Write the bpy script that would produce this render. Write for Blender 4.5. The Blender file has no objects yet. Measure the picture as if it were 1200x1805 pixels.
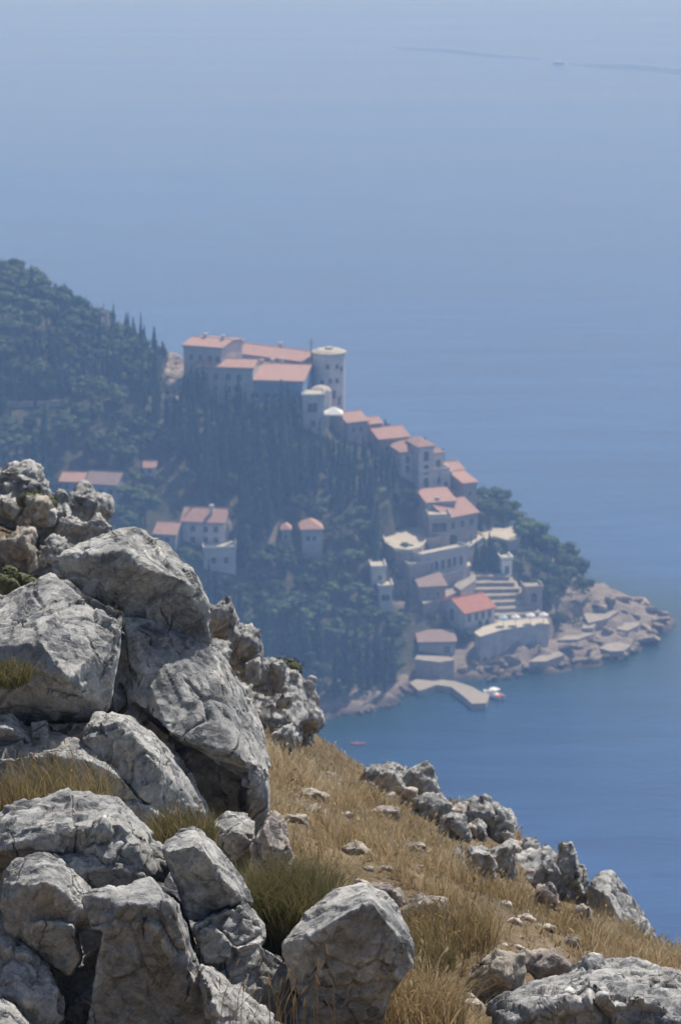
import bpy, bmesh, math, random
import numpy as np
from mathutils import Vector, Matrix, Euler

R = math.radians
random.seed(7)
rng = np.random.default_rng(7)
scene = bpy.context.scene
C = scene.collection

# ------------------------------------------------------------------ camera
F = 5000.0                       # focal length in photo pixels (photo 1200 x 1805)
CAM_H = 200.0
PITCH = R(14.05)
cam_d = bpy.data.cameras.new('camera')
cam = bpy.data.objects.new('camera', cam_d)
C.objects.link(cam)
cam.location = (0, 0, CAM_H)
cam.rotation_euler = (R(90) - PITCH, 0, 0)
cam_d.sensor_fit = 'VERTICAL'
cam_d.sensor_height = 36.0
cam_d.sensor_width = 36.0
cam_d.lens = 36.0 * F / 1805.0
cam_d.clip_start = 0.5
cam_d.clip_end = 60000
cam_d.dof.use_dof = True
cam_d.dof.focus_distance = 15.0
cam_d.dof.aperture_fstop = 6.5
scene.camera = cam

# ------------------------------------------------------------------ light
SUN = Vector((0.40, 0.60, 0.95)).normalized()      # direction towards the sun
el = math.asin(SUN.z)
az = math.atan2(SUN.x, SUN.y)
world = bpy.data.worlds.new('World')
scene.world = world
world.use_nodes = True
wn = world.node_tree.nodes
wl = world.node_tree.links
sky = wn.new('ShaderNodeTexSky')
sky.sky_type = 'NISHITA'
sky.sun_disc = False
sky.sun_elevation = el
sky.sun_rotation = az
sky.air_density = 1.0
sky.dust_density = 1.5
sky.ozone_density = 1.5
bg = wn['Background']
wl.new(sky.outputs[0], bg.inputs[0])
bg.inputs[1].default_value = 0.095
sun_d = bpy.data.lights.new('sun', 'SUN')
sun = bpy.data.objects.new('sun', sun_d)
C.objects.link(sun)
sun_d.energy = 4.5
sun_d.angle = R(0.53)
sun_d.color = (1.0, 0.955, 0.89)
sun.rotation_euler = (-SUN).to_track_quat('-Z', 'Y').to_euler()
sun.location = (0, 0, 260)
scene.view_settings.view_transform = 'Standard'
scene.view_settings.look = 'None'
scene.view_settings.exposure = 0.0
scene.view_settings.gamma = 1.0
scene.view_settings.use_curve_mapping = False
cy = scene.cycles
cy.use_denoising = True
cy.denoiser = 'OPENIMAGEDENOISE'
cy.use_adaptive_sampling = True
cy.adaptive_threshold = 0.02
cy.max_bounces = 5
cy.diffuse_bounces = 3
cy.glossy_bounces = 2
cy.transmission_bounces = 2
cy.volume_bounces = 2
cy.transparent_max_bounces = 6
cy.sample_clamp_indirect = 5.0
cy.caustics_reflective = False
cy.caustics_refractive = False

# ------------------------------------------------------------------ pixel geometry
CP, SP = math.cos(PITCH), math.sin(PITCH)
def ray(px, py):
    u = (px - 600.0) / F
    v = -(py - 902.5) / F
    return np.array([u, CP + v * SP, -SP + v * CP])
def at(px, py, Y):                 # the point of the pixel's ray at distance Y
    d = ray(px, py)
    t = Y / d[1]
    return np.array([d[0] * t, Y, CAM_H + d[2] * t])
def onz(px, py, z):                # the point of the pixel's ray on a level plane
    d = ray(px, py)
    t = (z - CAM_H) / d[2]
    return np.array([d[0] * t, d[1] * t, z])
def project(x, y, z):
    x = np.asarray(x, float); y = np.asarray(y, float); z = np.asarray(z, float) - CAM_H
    dep = y * CP - z * SP
    up = y * SP + z * CP
    return 600 + F * x / dep, 902.5 - F * up / dep, dep

# ------------------------------------------------------------------ noise
def _h(ix, iy, iz, s=0):
    n = (ix.astype(np.uint32) * np.uint32(374761393) + iy.astype(np.uint32) * np.uint32(668265263)
         + iz.astype(np.uint32) * np.uint32(2147483647) + np.uint32(s * 974711 + 12345))
    n = (n ^ (n >> np.uint32(13))) * np.uint32(1274126177)
    n = (n ^ (n >> np.uint32(16))) * np.uint32(2246822519)
    n = n ^ (n >> np.uint32(15))
    return n.astype(np.float64) / 4294967295.0
def vnoise(p, s=0):
    i = np.floor(p).astype(np.int64)
    f = p - i
    u = f * f * f * (f * (f * 6 - 15) + 10)
    r = 0
    for a in (0, 1):
        wa = u[:, 0] if a else 1 - u[:, 0]
        for b in (0, 1):
            wb = u[:, 1] if b else 1 - u[:, 1]
            for c in (0, 1):
                wc = u[:, 2] if c else 1 - u[:, 2]
                r = r + wa * wb * wc * _h(i[:, 0] + a, i[:, 1] + b, i[:, 2] + c, s)
    return r * 2 - 1
def fbm(p, o=4, s=0, gain=0.5):
    r = 0; a = 1.0; q = np.array(p, float)
    for k in range(o):
        r = r + a * vnoise(q, s + k)
        q = q * 2.03 + 17.3
        a *= gain
    return r
def ridged(p, o=3, s=0):
    r = 0; a = 1.0; q = np.array(p, float)
    for k in range(o):
        r = r + a * (1 - 2 * np.abs(vnoise(q, s + k)))
        q = q * 2.1 + 9.1
        a *= 0.5
    return r
def voro(p, s=0):
    i = np.floor(p).astype(np.int64)
    f1 = np.full(len(p), 9.0); f2 = np.full(len(p), 9.0); cid = np.zeros(len(p))
    for a in (-1, 0, 1):
        for b in (-1, 0, 1):
            for c in (-1, 0, 1):
                x, y, z = i[:, 0] + a, i[:, 1] + b, i[:, 2] + c
                q = np.stack([x + _h(x, y, z, s + 1), y + _h(x, y, z, s + 2), z + _h(x, y, z, s + 3)], 1)
                d = np.sqrt(((q - p) ** 2).sum(1))
                near = d < f1
                f2 = np.where(near, f1, np.minimum(f2, d))
                cid = np.where(near, _h(x, y, z, s + 4), cid)
                f1 = np.where(near, d, f1)
    return f1, f2, cid
def facets(p, s=0):
    i = np.floor(p).astype(np.int64)
    f1 = np.full(len(p), 9.0); f2 = np.full(len(p), 9.0); tl_ = np.zeros(len(p))
    for a in (-1, 0, 1):
        for b in (-1, 0, 1):
            for c in (-1, 0, 1):
                x, y, z = i[:, 0] + a, i[:, 1] + b, i[:, 2] + c
                q = np.stack([x + _h(x, y, z, s + 1), y + _h(x, y, z, s + 2), z + _h(x, y, z, s + 3)], 1)
                v = p - q
                d = np.sqrt((v ** 2).sum(1))
                near = d < f1
                f2 = np.where(near, f1, np.minimum(f2, d))
                t = v[:, 0] * (_h(x, y, z, s + 5) - 0.5) + v[:, 1] * (_h(x, y, z, s + 6) - 0.5) + v[:, 2] * (_h(x, y, z, s + 7) - 0.5) + 0.35 * (_h(x, y, z, s + 8) - 0.5)
                tl_ = np.where(near, t, tl_)
                f1 = np.where(near, d, f1)
    return f1, f2, tl_
def sstep(a, b, x):
    t = np.clip((x - a) / (b - a), 0, 1)
    return t * t * (3 - 2 * t)

class TPS:
    def __init__(self, pts, lam=0.0):
        p = np.array(pts, float)
        self.c = p[:, :2].mean(0); self.s = np.abs(p[:, :2] - self.c).max()
        q = (p[:, :2] - self.c) / self.s
        self.q = q
        n = len(q)
        K = self.k(q, q) + lam * np.eye(n)
        P = np.hstack([np.ones((n, 1)), q])
        A = np.zeros((n + 3, n + 3))
        A[:n, :n] = K; A[:n, n:] = P; A[n:, :n] = P.T
        self.w = np.linalg.solve(A, np.concatenate([p[:, 2], np.zeros(3)]))
    def k(self, a, b):
        d2 = ((a[:, None, :] - b[None, :, :]) ** 2).sum(2) + 1e-12
        return 0.5 * d2 * np.log(d2)
    def __call__(self, x, y):
        x = np.asarray(x, float); y = np.asarray(y, float)
        sh = x.shape
        q = (np.stack([x.ravel(), y.ravel()], 1) - self.c) / self.s
        n = len(self.q)
        out = np.empty(len(q))
        for k in range(0, len(q), 20000):
            qq = q[k:k + 20000]
            out[k:k + 20000] = self.k(qq, self.q) @ self.w[:n] + self.w[n] + qq @ self.w[n + 1:]
        return out.reshape(sh)

# ------------------------------------------------------------------ materials
def mat(name):
    m = bpy.data.materials.new(name)
    m.use_nodes = True
    return m, m.node_tree.nodes, m.node_tree.links, m.node_tree.nodes['Principled BSDF']
def N(nodes, t, **kw):
    n = nodes.new(t)
    for k, v in kw.items():
        setattr(n, k, v)
    return n
def ramp(nodes, stops, interp='LINEAR'):
    r = nodes.new('ShaderNodeValToRGB')
    r.color_ramp.interpolation = interp
    e = r.color_ramp.elements
    while len(e) < len(stops):
        e.new(0.5)
    for k, (p, c) in enumerate(stops):
        e[k].position = p
        e[k].color = (*c, 1) if len(c) == 3 else c
    return r
def noise_node(nodes, links, vec, scale, detail=4, rough=0.55, dist=0.0):
    n = nodes.new('ShaderNodeTexNoise')
    n.inputs['Scale'].default_value = scale
    n.inputs['Detail'].default_value = detail
    n.inputs['Roughness'].default_value = rough
    n.inputs['Distortion'].default_value = dist
    links.new(vec, n.inputs['Vector'])
    return n
def mixc(nodes, links, fac, a, b, mode='MIX'):
    m = nodes.new('ShaderNodeMix')
    m.data_type = 'RGBA'
    m.blend_type = mode
    for sock, v in ((m.inputs[0], fac), (m.inputs[6], a), (m.inputs[7], b)):
        if isinstance(v, (int, float)):
            sock.default_value = v
        elif isinstance(v, tuple):
            sock.default_value = (*v, 1)
        else:
            links.new(v, sock)
    return m.outputs[2]

def plain(name, col, rough=0.8, var=0.15, scale=1.5, bump=0.0, objvar=0.0):
    m, n, l, b = mat(name)
    tc = n.new('ShaderNodeTexCoord')
    nz = noise_node(n, l, tc.outputs['Object'], scale, 5, 0.6)
    lo = tuple(c * (1 - var) for c in col)
    hi = tuple(min(1, c * (1 + var)) for c in col)
    r = ramp(n, [(0.3, lo), (0.7, hi)])
    l.new(nz.outputs[0], r.inputs[0])
    out = r.outputs[0]
    if objvar:
        oi = n.new('ShaderNodeObjectInfo')
        hs = n.new('ShaderNodeHueSaturation')
        mr = n.new('ShaderNodeMapRange')
        mr.inputs[3].default_value = 1 - objvar; mr.inputs[4].default_value = 1 + objvar
        l.new(oi.outputs['Random'], mr.inputs[0])
        l.new(mr.outputs[0], hs.inputs['Value'])
        l.new(out, hs.inputs['Color'])
        out = hs.outputs[0]
    l.new(out, b.inputs['Base Color'])
    b.inputs['Roughness'].default_value = rough
    if bump:
        bp = n.new('ShaderNodeBump')
        bp.inputs['Strength'].default_value = bump
        bp.inputs['Distance'].default_value = 0.05
        l.new(nz.outputs[0], bp.inputs['Height'])
        l.new(bp.outputs[0], b.inputs['Normal'])
    return m

def limestone(name, tint=(1, 1, 1), fine=1.0, ochre=0.25, dark=1.0, splash=False):
    m, n, l, b = mat(name)
    geo = n.new('ShaderNodeNewGeometry')
    P = geo.outputs['Position']
    big = noise_node(n, l, P, 1.7 * fine, 5, 0.6, 0.6)
    mid = noise_node(n, l, P, 9.0 * fine, 6, 0.65, 0.8)
    fin = noise_node(n, l, P, 55.0 * fine, 6, 0.7, 0.3)
    pit = n.new('ShaderNodeTexVoronoi'); pit.inputs['Scale'].default_value = 30 * fine
    l.new(P, pit.inputs['Vector'])
    t = lambda c: tuple(a * k for a, k in zip(c, tint))
    r1 = ramp(n, [(0.28, t((0.235 * dark, 0.235 * dark, 0.235 * dark))), (0.48, t((0.43, 0.42, 0.40))), (0.72, t((0.58, 0.57, 0.54)))])
    l.new(mid.outputs[0], r1.inputs[0])
    r2 = ramp(n, [(0.36, (0.52, 0.535, 0.56)), (0.52, (0.95, 0.95, 0.95)), (0.66, (1.12, 1.11, 1.09))])
    l.new(big.outputs[0], r2.inputs[0])
    c = mixc(n, l, 0.75, r1.outputs[0], r2.outputs[0], 'MULTIPLY')
    r3 = ramp(n, [(0.32, (0.62, 0.62, 0.62)), (0.52, (1, 1, 1)), (0.75, (1.12, 1.12, 1.1))])
    l.new(fin.outputs[0], r3.inputs[0])
    c = mixc(n, l, 0.8, c, r3.outputs[0], 'MULTIPLY')
    # grey-black lichen specks and ochre stains
    lic = noise_node(n, l, P, 21 * fine, 4, 0.6, 1.0)
    rl = ramp(n, [(0.60, (0, 0, 0)), (0.70, (1, 1, 1))])
    l.new(lic.outputs[0], rl.inputs[0])
    fm = n.new('ShaderNodeMath'); fm.operation = 'MULTIPLY'; fm.inputs[1].default_value = 0.55
    l.new(rl.outputs[0], fm.inputs[0])
    c = mixc(n, l, fm.outputs[0], c, t((0.15, 0.155, 0.155)))
    och = noise_node(n, l, P, 3.3 * fine, 4, 0.6, 0.5)
    ro = ramp(n, [(0.58, (0, 0, 0)), (0.75, (1, 1, 1))])
    l.new(och.outputs[0], ro.inputs[0])
    fo = n.new('ShaderNodeMath'); fo.operation = 'MULTIPLY'; fo.inputs[1].default_value = ochre
    l.new(ro.outputs[0], fo.inputs[0])
    c = mixc(n, l, fo.outputs[0], c, (0.40, 0.30, 0.20))
    l.new(c, b.inputs['Base Color'])
    b.inputs['Roughness'].default_value = 0.92
    b.inputs['Specular IOR Level'].default_value = 0.2
    b1 = n.new('ShaderNodeBump'); b1.inputs['Strength'].default_value = 0.7; b1.inputs['Distance'].default_value = 0.007 / fine
    l.new(fin.outputs[0], b1.inputs['Height'])
    b2 = n.new('ShaderNodeBump'); b2.inputs['Strength'].default_value = 0.6; b2.inputs['Distance'].default_value = 0.014 / fine
    l.new(mid.outputs[0], b2.inputs['Height'])
    l.new(b1.outputs[0], b2.inputs['Normal'])
    prev = b2.outputs[0]
    wv = n.new('ShaderNodeVectorMath'); wv.operation = 'MULTIPLY_ADD'; wv.inputs[1].default_value = (0.05 / fine,) * 3
    l.new(mid.outputs[1], wv.inputs[0]); l.new(P, wv.inputs[2])
    for sc_, di_ in ((5.5, 1.25), (17.0, 1.0)):
        vo = n.new('ShaderNodeTexVoronoi'); vo.inputs['Scale'].default_value = sc_ * fine
        l.new(wv.outputs[0], vo.inputs['Vector'])
        sb = n.new('ShaderNodeVectorMath'); sb.operation = 'SUBTRACT'; l.new(wv.outputs[0], sb.inputs[0]); l.new(vo.outputs['Position'], sb.inputs[1])
        cs = n.new('ShaderNodeVectorMath'); cs.operation = 'SUBTRACT'; l.new(vo.outputs['Color'], cs.inputs[0]); cs.inputs[1].default_value = (0.5, 0.5, 0.5)
        dt = n.new('ShaderNodeVectorMath'); dt.operation = 'DOT_PRODUCT'; l.new(sb.outputs[0], dt.inputs[0]); l.new(cs.outputs[0], dt.inputs[1])
        bf = n.new('ShaderNodeBump'); bf.inputs['Strength'].default_value = 0.8; bf.inputs['Distance'].default_value = di_
        l.new(dt.outputs['Value'], bf.inputs['Height']); l.new(prev, bf.inputs['Normal'])
        prev = bf.outputs[0]
    ve = n.new('ShaderNodeTexVoronoi'); ve.feature = 'DISTANCE_TO_EDGE'; ve.inputs['Scale'].default_value = 3.1 * fine
    mpc = n.new('ShaderNodeMapping'); mpc.inputs['Rotation'].default_value = (0.4, 0.5, 0.3); mpc.inputs['Scale'].default_value = (1.0, 0.8, 0.42)
    l.new(wv.outputs[0], mpc.inputs['Vector']); l.new(mpc.outputs[0], ve.inputs['Vector'])
    re_ = ramp(n, [(0.0, (0, 0, 0)), (0.020, (1, 1, 1))]); l.new(ve.outputs['Distance'], re_.inputs[0])
    mk = ramp(n, [(0.50, (1, 1, 1)), (0.60, (0, 0, 0))]); l.new(och.outputs[0], mk.inputs[0])
    mxv = mixc(n, l, mk.outputs[0], re_.outputs[0], (1.0, 1.0, 1.0))
    bc = n.new('ShaderNodeBump'); bc.inputs['Strength'].default_value = 1.0; bc.inputs['Distance'].default_value = 0.02 / fine
    l.new(mxv, bc.inputs['Height']); l.new(prev, bc.inputs['Normal'])
    l.new(bc.outputs[0], b.inputs['Normal'])
    cr_ = ramp(n, [(0.0, (0.35, 0.34, 0.32)), (0.6, (1, 1, 1))]); l.new(mxv, cr_.inputs[0])
    c = mixc(n, l, 1.0, c, cr_.outputs[0], 'MULTIPLY')
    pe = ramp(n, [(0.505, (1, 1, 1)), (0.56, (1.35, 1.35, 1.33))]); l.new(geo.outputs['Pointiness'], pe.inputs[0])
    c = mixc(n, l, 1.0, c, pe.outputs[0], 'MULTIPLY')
    l.new(c, b.inputs['Base Color'])
    if splash:
        sx_ = n.new('ShaderNodeSeparateXYZ'); l.new(P, sx_.inputs[0])
        rw = n.new('ShaderNodeMapRange'); rw.inputs[1].default_value = 0.5; rw.inputs[2].default_value = 1.6; rw.inputs[3].default_value = 0.28; rw.inputs[4].default_value = 1.0
        l.new(sx_.outputs[2], rw.inputs[0])
        l.new(mixc(n, l, 1.0, c, rw.outputs[0], 'MULTIPLY'), b.inputs['Base Color'])
    return m

M = {}
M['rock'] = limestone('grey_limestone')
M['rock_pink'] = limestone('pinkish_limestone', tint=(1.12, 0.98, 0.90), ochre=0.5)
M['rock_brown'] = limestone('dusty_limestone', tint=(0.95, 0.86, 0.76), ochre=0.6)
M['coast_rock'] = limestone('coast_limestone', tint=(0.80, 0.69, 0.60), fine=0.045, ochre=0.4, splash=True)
M['render_grey'] = plain('grey_render', (0.42, 0.41, 0.41), 0.85, 0.25, 0.5)
M['render_white'] = plain('white_render', (0.56, 0.54, 0.53), 0.85, 0.22, 0.5)
M['render_stone'] = plain('stone_wall_render', (0.34, 0.295, 0.28), 0.9, 0.25, 0.8)
M['render_shade'] = plain('blue_shade_render', (0.16, 0.25, 0.42), 0.8, 0.10, 0.4)  # blue shade on the hotel walls, put into the render colour
M['paving'] = plain('cream_paving', (0.50, 0.455, 0.375), 0.9, 0.12, 0.35)
M['concrete'] = plain('weathered_concrete', (0.33, 0.295, 0.255), 0.95, 0.22, 0.6, 0.3)
M['dark_glass'] = plain('window_glass', (0.035, 0.045, 0.06), 0.2, 0.2, 1.0)
M['frame'] = plain('window_frame_paint', (0.55, 0.53, 0.50), 0.6, 0.05, 1.0)
M['white_canvas'] = plain('white_canvas', (0.85, 0.85, 0.82), 0.8, 0.03, 1.0)
M['blue_canvas'] = plain('pale_blue_canvas', (0.42, 0.62, 0.72), 0.8, 0.05, 1.0)
M['white_gel'] = plain('white_hull_paint', (0.82, 0.82, 0.82), 0.35, 0.03, 1.0)
M['red_paint'] = plain('red_paint', (0.65, 0.10, 0.07), 0.5, 0.08, 2.0)
M['metal'] = plain('grey_metal', (0.30, 0.31, 0.32), 0.5, 0.1, 2.0)
M['bark'] = plain('bark', (0.10, 0.075, 0.055), 0.95, 0.3, 6.0)

def roof_mat(name, col):
    m, n, l, b = mat(name)
    tc = n.new('ShaderNodeTexCoord')
    nz = noise_node(n, l, tc.outputs['Object'], 0.9, 6, 0.7)
    r = ramp(n, [(0.28, tuple(c * 0.72 for c in col)), (0.55, col), (0.75, tuple(min(1, c * 1.18) for c in col))])
    l.new(nz.outputs[0], r.inputs[0])
    l.new(r.outputs[0], b.inputs['Base Color'])
    b.inputs['Roughness'].default_value = 0.9
    w = n.new('ShaderNodeTexWave'); w.inputs['Scale'].default_value = 1.6
    l.new(tc.outputs['Object'], w.inputs['Vector'])
    bp = n.new('ShaderNodeBump'); bp.inputs['Strength'].default_value = 0.4; bp.inputs['Distance'].default_value = 0.06
    l.new(w.outputs[1], bp.inputs['Height']); l.new(bp.outputs[0], b.inputs['Normal'])
    return m
M['tile'] = roof_mat('terracotta_tiles', (0.47, 0.285, 0.225))
M['tile_red'] = roof_mat('red_tiles', (0.47, 0.20, 0.135))
M['tile_old'] = roof_mat('faded_tiles', (0.30, 0.215, 0.19))

def leaf_mat(name, a, b_, tr=0.25):
    m, n, l, b = mat(name)
    oi = n.new('ShaderNodeObjectInfo')
    geo = n.new('ShaderNodeNewGeometry')
    nz = noise_node(n, l, geo.outputs['Position'], 0.55, 3, 0.6)
    r = ramp(n, [(0.3, a), (0.7, b_)])
    l.new(nz.outputs[0], r.inputs[0])
    hs = n.new('ShaderNodeHueSaturation')
    mr = n.new('ShaderNodeMapRange'); mr.inputs[3].default_value = 0.7; mr.inputs[4].default_value = 1.35
    l.new(oi.outputs['Random'], mr.inputs[0]); l.new(mr.outputs[0], hs.inputs['Value'])
    l.new(r.outputs[0], hs.inputs['Color'])
    l.new(hs.outputs[0], b.inputs['Base Color'])
    b.inputs['Roughness'].default_value = 0.75
    b.inputs['Specular IOR Level'].default_value = 0.25
    return m
M['cypress'] = leaf_mat('cypress_foliage', (0.018, 0.044, 0.020), (0.036, 0.076, 0.032))
M['pine'] = leaf_mat('pine_foliage', (0.050, 0.092, 0.028), (0.095, 0.145, 0.046))
M['oak'] = leaf_mat('evergreen_oak_foliage', (0.024, 0.052, 0.020), (0.055, 0.096, 0.034))
M['maquis'] = leaf_mat('maquis_foliage', (0.034, 0.066, 0.024), (0.080, 0.105, 0.042))
M['shrub'] = leaf_mat('shrub_foliage', (0.09, 0.11, 0.04), (0.16, 0.16, 0.07))

# ------------------------------------------------------------------ mesh helpers
def link(o, parent=None):
    C.objects.link(o)
    if parent is not None:
        o.parent = parent
    return o
def tag(o, label=None, cat=None, group=None, kind=None):
    if label: o['label'] = label
    if cat: o['category'] = cat
    if group: o['group'] = group
    if kind: o['kind'] = kind
    return o
def mesh_np(name, verts, faces, m=None, smooth=False):
    """verts (n,3); faces (k,3) or (k,4) int array or a list of lists"""
    me = bpy.data.meshes.new(name)
    if isinstance(faces, np.ndarray):
        k = faces.shape[1]
        me.vertices.add(len(verts)); me.vertices.foreach_set('co', np.ascontiguousarray(verts, np.float32).ravel())
        me.loops.add(faces.size); me.loops.foreach_set('vertex_index', np.ascontiguousarray(faces, np.int32).ravel())
        me.polygons.add(len(faces))
        me.polygons.foreach_set('loop_start', np.arange(0, faces.size, k, dtype=np.int32))
        me.update(calc_edges=True)
        me.validate()
    else:
        me.from_pydata([tuple(v) for v in verts], [], faces)
        me.update()
    if smooth:
        me.polygons.foreach_set('use_smooth', np.ones(len(me.polygons), bool))
    if m is not None:
        me.materials.append(m)
    return me
def obj(name, me, parent=None, loc=None, rz=0.0):
    o = bpy.data.objects.new(name, me)
    if loc is not None:
        o.location = loc
    if rz:
        o.rotation_euler = (0, 0, rz)
    return link(o, parent)
def empty(name, loc, rz=0.0):
    o = bpy.data.objects.new(name, None)
    o.location = loc
    o.rotation_euler = (0, 0, rz)
    o.empty_display_size = 0.2
    return link(o)
class MB:
    def __init__(s):
        s.v = []; s.f = []
    def box(s, x0, x1, y0, y1, z0, z1):
        b = len(s.v)
        s.v += [(x0, y0, z0), (x1, y0, z0), (x1, y1, z0), (x0, y1, z0), (x0, y0, z1), (x1, y0, z1), (x1, y1, z1), (x0, y1, z1)]
        s.f += [[b + k for k in q] for q in ((0, 3, 2, 1), (4, 5, 6, 7), (0, 1, 5, 4), (1, 2, 6, 5), (2, 3, 7, 6), (3, 0, 4, 7))]
        return s
    def prism(s, poly, z0, z1):
        b = len(s.v); n = len(poly)
        s.v += [(p[0], p[1], z0) for p in poly] + [(p[0], p[1], z1) for p in poly]
        s.f.append([b + k for k in reversed(range(n))]); s.f.append([b + n + k for k in range(n)])
        for k in range(n):
            j = (k + 1) % n
            s.f.append([b + k, b + j, b + n + j, b + n + k])
        return s
    def cone(s, r0, r1, z0, z1, n=12, cx=0, cy=0):
        b = len(s.v)
        for r, z in ((r0, z0), (r1, z1)):
            s.v += [(cx + r * math.cos(2 * math.pi * k / n), cy + r * math.sin(2 * math.pi * k / n), z) for k in range(n)]
        for k in range(n):
            j = (k + 1) % n
            s.f.append([b + k, b + j, b + n + j, b + n + k])
        s.f.append([b + k for k in reversed(range(n))]); s.f.append([b + n + k for k in range(n)])
        return s
    def bar(s, p, q, r0, r1=None, n=6):
        r1 = r0 if r1 is None else r1
        p = Vector(p); q = Vector(q)
        z = (q - p).normalized(); x = z.orthogonal().normalized(); y = z.cross(x)
        b = len(s.v)
        for c, r in ((p, r0), (q, r1)):
            for k in range(n):
                a = 2 * math.pi * k / n
                s.v.append(tuple(c + x * (r * math.cos(a)) + y * (r * math.sin(a))))
        for k in range(n):
            j = (k + 1) % n
            s.f.append([b + k, b + j, b + n + j, b + n + k])
        s.f.append([b + k for k in reversed(range(n))]); s.f.append([b + n + k for k in range(n)])
        return s
    def build(s, name, m, parent=None, loc=None, rz=0.0):
        return obj(name, mesh_np(name, s.v, s.f, m), parent, loc, rz)

# ------------------------------------------------------------------ headland terrain (heights from silhouette, shore and building sites)
cp = []
ridge = [(-60, 480, 800), (0, 515, 790), (100, 550, 775), (180, 590, 764), (250, 628, 752), (320, 665, 744), (400, 690, 738),
         (500, 712, 728), (580, 745, 716), (640, 778, 710), (740, 850, 703), (830, 908, 699), (905, 952, 697), (1015, 1035, 693), (1090, 1062, 690)]
for px, py, Y in ridge:
    p = at(px, py, Y); cp.append(tuple(p))
    cp.append((p[0] + 28, p[1] + 55, min(p[2] - 36, p[2] * 0.1 - 4)))
    cp.append((p[0] + 50, p[1] + 110, -18))
shore = [(560, 1272), (600, 1262), (650, 1250), (700, 1224), (745, 1204), (800, 1199), (860, 1190), (930, 1184), (985, 1180), (1045, 1168),
         (1105, 1148), (1160, 1118), (1172, 1085)]
for px, py in shore:
    p = onz(px, py, 0.0); cp.append(tuple(p))
    cp.append((p[0] + 10, p[1] - 30, -9))
for X, Y in ((-25, 600), (-50, 585), (-80, 560), (-120, 520)):
    cp.append((X, Y, 0.0)); cp.append((X + 25, Y - 25, -8))
tip = onz(1172, 1085, 0)
cp += [(tip[0] + 25, tip[1], -10), (tip[0] + 20, tip[1] + 30, -14), (tip[0] + 20, tip[1] - 30, -12), (-200, 850, 95), (-200, 620, 40), (-160, 700, 62)]
H0 = TPS(cp, 2e-5)
GX0, GX1, GY0, GY1, GS = -190.0, 118.0, 530.0, 880.0, 1.25
gx = np.arange(GX0, GX1 + 0.1, GS); gy = np.arange(GY0, GY1 + 0.1, GS)
GXX, GYY = np.meshgrid(gx, gy)
HZ = H0(GXX, GYY)
pp = np.stack([GXX.ravel(), GYY.ravel(), np.zeros(GXX.size)], 1)
n1 = fbm(pp * 0.05, 4, 3).reshape(GXX.shape)
rk = ridged(pp * 0.11, 4, 11).reshape(GXX.shape)
bl_f1, bl_f2, bl_id = voro(pp * np.array([0.16, 0.28, 1.0]), 5)
blocks = (bl_id.reshape(GXX.shape) - 0.5)
shorew = sstep(-4, 0.5, HZ) * (1 - sstep(1.0, 2.2, HZ - 5.0 * sstep(15, 40, GXX)))
tipw = sstep(45, 62, GXX) * sstep(-4, 1.0, HZ)
rockw = np.maximum(shorew * 0.75, tipw)
HZ = HZ + n1 * 0.8 * sstep(0, 10, HZ) + rockw * (rk * 0.9 + blocks * 2.2 + 0.2)
def hgt(x, y):
    x = np.asarray(x, float); y = np.asarray(y, float)
    fx = np.clip((x - GX0) / GS, 0, len(gx) - 1.001); fy = np.clip((y - GY0) / GS, 0, len(gy) - 1.001)
    i = fx.astype(int); j = fy.astype(int); u = fx - i; v = fy - j
    return (HZ[j, i] * (1 - u) * (1 - v) + HZ[j, i + 1] * u * (1 - v) + HZ[j + 1, i] * (1 - u) * v + HZ[j + 1, i + 1] * u * v)
def ground(px, py):                # where the pixel's ray meets the headland
    d = ray(px, py)
    Ys = np.arange(560.0, 870.0, 0.4)
    t = Ys / d[1]
    X = d[0] * t; Z = CAM_H + d[2] * t
    h = np.maximum(hgt(X, Ys), 0.0)
    k = np.argmax(Z < h)
    if not (Z < h).any():
        k = np.argmin(Z - h)
    return np.array([X[k], Ys[k], h[k]])
def scale_at(p):                   # photo pixels per metre at a point
    return F / float(project(*p)[2])

# ------------------------------------------------------------------ sea
def axis(lo, hi, step, far0, far1):
    a = list(np.arange(lo, hi + 0.1, step))
    s = step; x = hi
    while x < far1:
        s *= 1.35; x += s; a.append(min(x, far1))
    s = step; x = lo
    while x > far0:
        s *= 1.35; x -= s; a.insert(0, max(x, far0))
    return np.array(a)
sx = axis(-190, 200, 3.0, -14000, 14000); sy = axis(532, 880, 3.0, -3000, 22000)
SX, SY = np.meshgrid(sx, sy)
inside = (SX > GX0) & (SX < GX1) & (SY > GY0) & (SY < GY1)
dep = np.where(inside, hgt(SX, SY), -30.0)
shal_refl = np.clip(np.exp(np.minimum(dep + 1.0, 0) / 11.0), 0, 1)
ids = np.arange(SX.size).reshape(SX.shape)
sq = np.stack([ids[:-1, :-1].ravel(), ids[:-1, 1:].ravel(), ids[1:, 1:].ravel(), ids[1:, :-1].ravel()], 1)
m, n, l, b = mat('sea_water')
geo = n.new('ShaderNodeNewGeometry')
mp = n.new('ShaderNodeMapping'); mp.inputs['Scale'].default_value = (0.30, 1.0, 1.0); mp.inputs['Rotation'].default_value = (0, 0, R(8))
l.new(geo.outputs['Position'], mp.inputs['Vector'])
rip = noise_node(n, l, mp.outputs[0], 0.55, 6, 0.62, 0.2)
mp2 = n.new('ShaderNodeMapping'); mp2.inputs['Scale'].default_value = (0.0016, 0.0075, 1.0); mp2.inputs['Rotation'].default_value = (0, 0, R(-6))
l.new(geo.outputs['Position'], mp2.inputs['Vector'])
lane = noise_node(n, l, mp2.outputs[0], 1.0, 5, 0.55, 0.8)
att = n.new('ShaderNodeAttribute'); att.attribute_name = 'shallow_reflection'
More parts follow.
